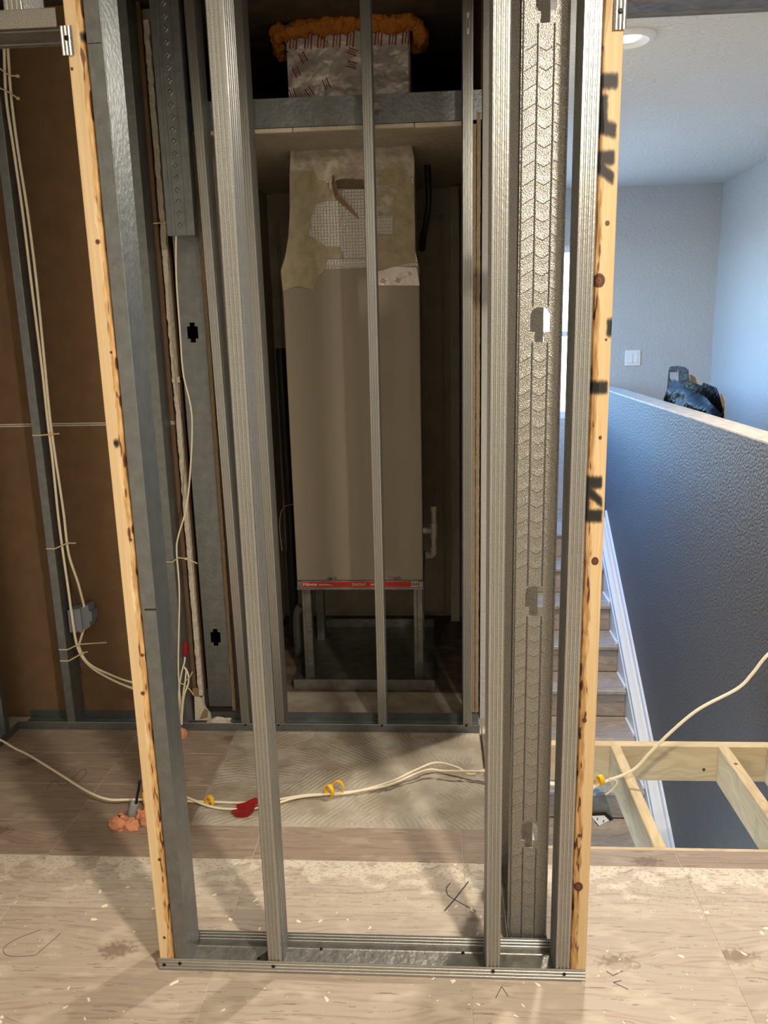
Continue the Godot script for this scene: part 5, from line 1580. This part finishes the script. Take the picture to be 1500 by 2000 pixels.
func build_small_things() -> void:
	var X := Vector3(1, 0, 0)
	var Y := Vector3(0, 1, 0)
	var Z := Vector3(0, 0, 1)
	yellow_clip("yellow plastic clip beside the foam-set conduit stub", Vector3(-0.925, 0, -0.655), 1.1, 0.021, 0.018, 0.0)
	yellow_clip("single yellow plastic clip round two cables near the red clip", Vector3(-0.716, 0, -0.648), 0.5, 0.019, 0.012, 0.0)
	yellow_clip("upright yellow plastic clip of the pair on the combed mortar", Vector3(-0.343, 0, -0.712), 0.6, 0.021, 0.014, 0.1)
	yellow_clip("splayed yellow plastic clip of the pair on the combed mortar", Vector3(-0.316, 0, -0.722), 0.1, 0.026, 0.014, 0.2)
	yellow_clip("yellow plastic clip round the cables above the hanging socket box", Vector3(0.532, 0.0, -0.80), 1.0, 0.017, 0.016, 0.0)
	# folded red clip
	var rc := thing("red_clip", "dark red folded plastic clip lying on the cable by the ribbed stud", "clip", Vector3(-0.59, 0, -0.615))
	var wing := PackedVector2Array([Vector2(-0.030, 0.0), Vector2(0.004, -0.004), Vector2(0.028, 0.016), Vector2(0.034, 0.036), Vector2(0.020, 0.038), Vector2(-0.008, 0.022), Vector2(-0.036, 0.014)])
	for q in [[0.0, 0.006, 0.75], [0.020, -0.022, -0.1]]:
		var mb := MB.new()
		var W := Vector3(0, 0.55, -0.83 + q[2]).normalized()
		mb.prism(wing, Vector3(-0.592, 0.004 + q[0] * 0.3, -0.602 + q[1]), X, W, X.cross(W), 0.004)
		put("wing", mb, M.red, rc)
	var sp := MB.new()
	sp.tube([Vector3(-0.636, 0.008, -0.612), Vector3(-0.59, 0.012, -0.622), Vector3(-0.55, 0.022, -0.642)], 0.006, 8)
	put("spine", sp, M.red, rc)
	# conduit stub set in orange foam
	var fo := thing("foam_mound", "lumpy orange foam mound round the conduit stub on the floor", "foam", Vector3(-0.93, 0, -0.55))
	for q in [[Vector3(-0.966, 0.008, -0.545), Vector3(0.034, 0.026, 0.026), 1.0], [Vector3(-0.925, 0.006, -0.532), Vector3(0.026, 0.026, 0.020), 4.0], [Vector3(-0.898, 0.012, -0.562), Vector3(0.022, 0.036, 0.020), 8.0]]:
		var mb := MB.new()
		lump(mb, q[0], q[1], q[2], 0.45, 45.0)
		put("foam_lobe", mb, M.foam, fo)
	var cd := thing("conduit_stub", "grey ribbed conduit stub with black cable sticking up from orange foam", "conduit", Vector3(-0.938, 0, -0.57))
	var tb := MB.new()
	var cp := curve([Vector3(-0.940, 0.0, -0.57), Vector3(-0.933, 0.03, -0.57), Vector3(-0.925, 0.062, -0.57)], 0.0016)
	var rr := []
	for i in cp.size():
		rr.append(0.0125 + (0.0014 if (i / 2) % 2 == 0 else -0.0006))
	tb.tube(cp, rr, 18)
	put("ribbed_tube", tb, M.conduit, cd)
	var bc := MB.new()
	bc.tube(curve([Vector3(-0.922, 0.055, -0.57), Vector3(-0.914, 0.09, -0.57), Vector3(-0.907, 0.115, -0.57), Vector3(-0.902, 0.140, -0.57)], 0.006), 0.0042, 9)
	put("black_cable", bc, M.black, cd)
	var cw := MB.new()
	cw.tube([Vector3(-0.902, 0.138, -0.57), Vector3(-0.900, 0.160, -0.57)], 0.0016, 6)
	put("bare_wire", cw, M.tin, cd)
	var f2 := MB.new()
	lump(f2, Vector3(-0.948, 0.008, -1.085), Vector3(0.022, 0.030, 0.018), 12.0, 0.35, 45.0)
	var fo2 := put("foam_lump", f2, M.foam, null, Vector3(-0.928, 0, -1.085))
	tag(fo2, "small orange foam lump on the floor by the dull floor track", "foam")
	# grey device box on the dull stud
	var jb := thing("junction_box", "grey plastic wiring box with stepped edges on the dull stud", "wiring box", Vector3(-1.32, 0.385, -1.19))
	var bd := MB.new()
	bd.prism(poly([-1.366, 0.385, -1.356, 0.385, -1.352, 0.392, -1.348, 0.385, -1.338, 0.385, -1.334, 0.392, -1.330, 0.385, -1.318, 0.385, -1.318, 0.478, -1.366, 0.472]), Vector3(0, 0, -1.228), X, Y, Z, 0.066)
	put("box_body", bd, M.box_grey, jb)
	var sd := MB.new()
	sd.prism(poly([-1.318, 0.386, -1.292, 0.404, -1.292, 0.424, -1.282, 0.426, -1.280, 0.462, -1.290, 0.464, -1.292, 0.490, -1.318, 0.480]), Vector3(0, 0, -1.226), X, Y, Z, 0.052)
	put("box_flank", sd, M.box_grey, jb)
	for q in [-1.352, -1.334]:
		var nb := MB.new()
		nb.bev(Vector3(q - 0.006, 0.466, -1.168), Vector3(q + 0.006, 0.476, -1.160), 0.001)
		put("cable_tab", nb, M.box_grey, jb)
	# metal box with a socket hanging in the stair opening
	var sb := thing("socket_box", "metal wiring box with a wall socket dangling in the stair opening", "socket", Vector3(0.54, -0.02, -0.80))
	var s1 := MB.new()
	s1.prism(poly([0.498, -0.026, 0.546, -0.020, 0.572, -0.102, 0.520, -0.128, 0.500, -0.085]), Vector3(0, 0, -0.83), X, Y, Z, 0.05)
	put("steel_box", s1, M.tin, sb)
	var s2 := MB.new()
	s2.prism(poly([0.500, -0.088, 0.548, -0.084, 0.574, -0.106, 0.526, -0.132]), Vector3(0, 0, -0.835), X, Y, Z, 0.062)
	put("box_rim", s2, M.black, sb)
	var s3 := MB.new()
	s3.prism(poly([0.503, -0.094, 0.544, -0.091, 0.560, -0.108, 0.528, -0.127]), Vector3(0, 0, -0.773), X, Y, Z, 0.004)
	put("socket_face", s3, M.plastic_white, sb)
	for q in [[0.52, -0.102], [0.540, -0.110]]:
		var s4 := MB.new()
		s4.box(Vector3(q[0], q[1] - 0.004, -0.769), Vector3(q[0] + 0.003, q[1] + 0.004, -0.768))
		put("socket_slot", s4, M.black, sb)
	var s5 := MB.new()
	s5.tube(curve([Vector3(0.51, -0.03, -0.79), Vector3(0.545, -0.025, -0.785), Vector3(0.575, 0.0, -0.79), Vector3(0.585, 0.02, -0.795), Vector3(0.56, 0.026, -0.80)], 0.006), 0.0028, 7)
	put("lead_wire", s5, M.cord, sb)
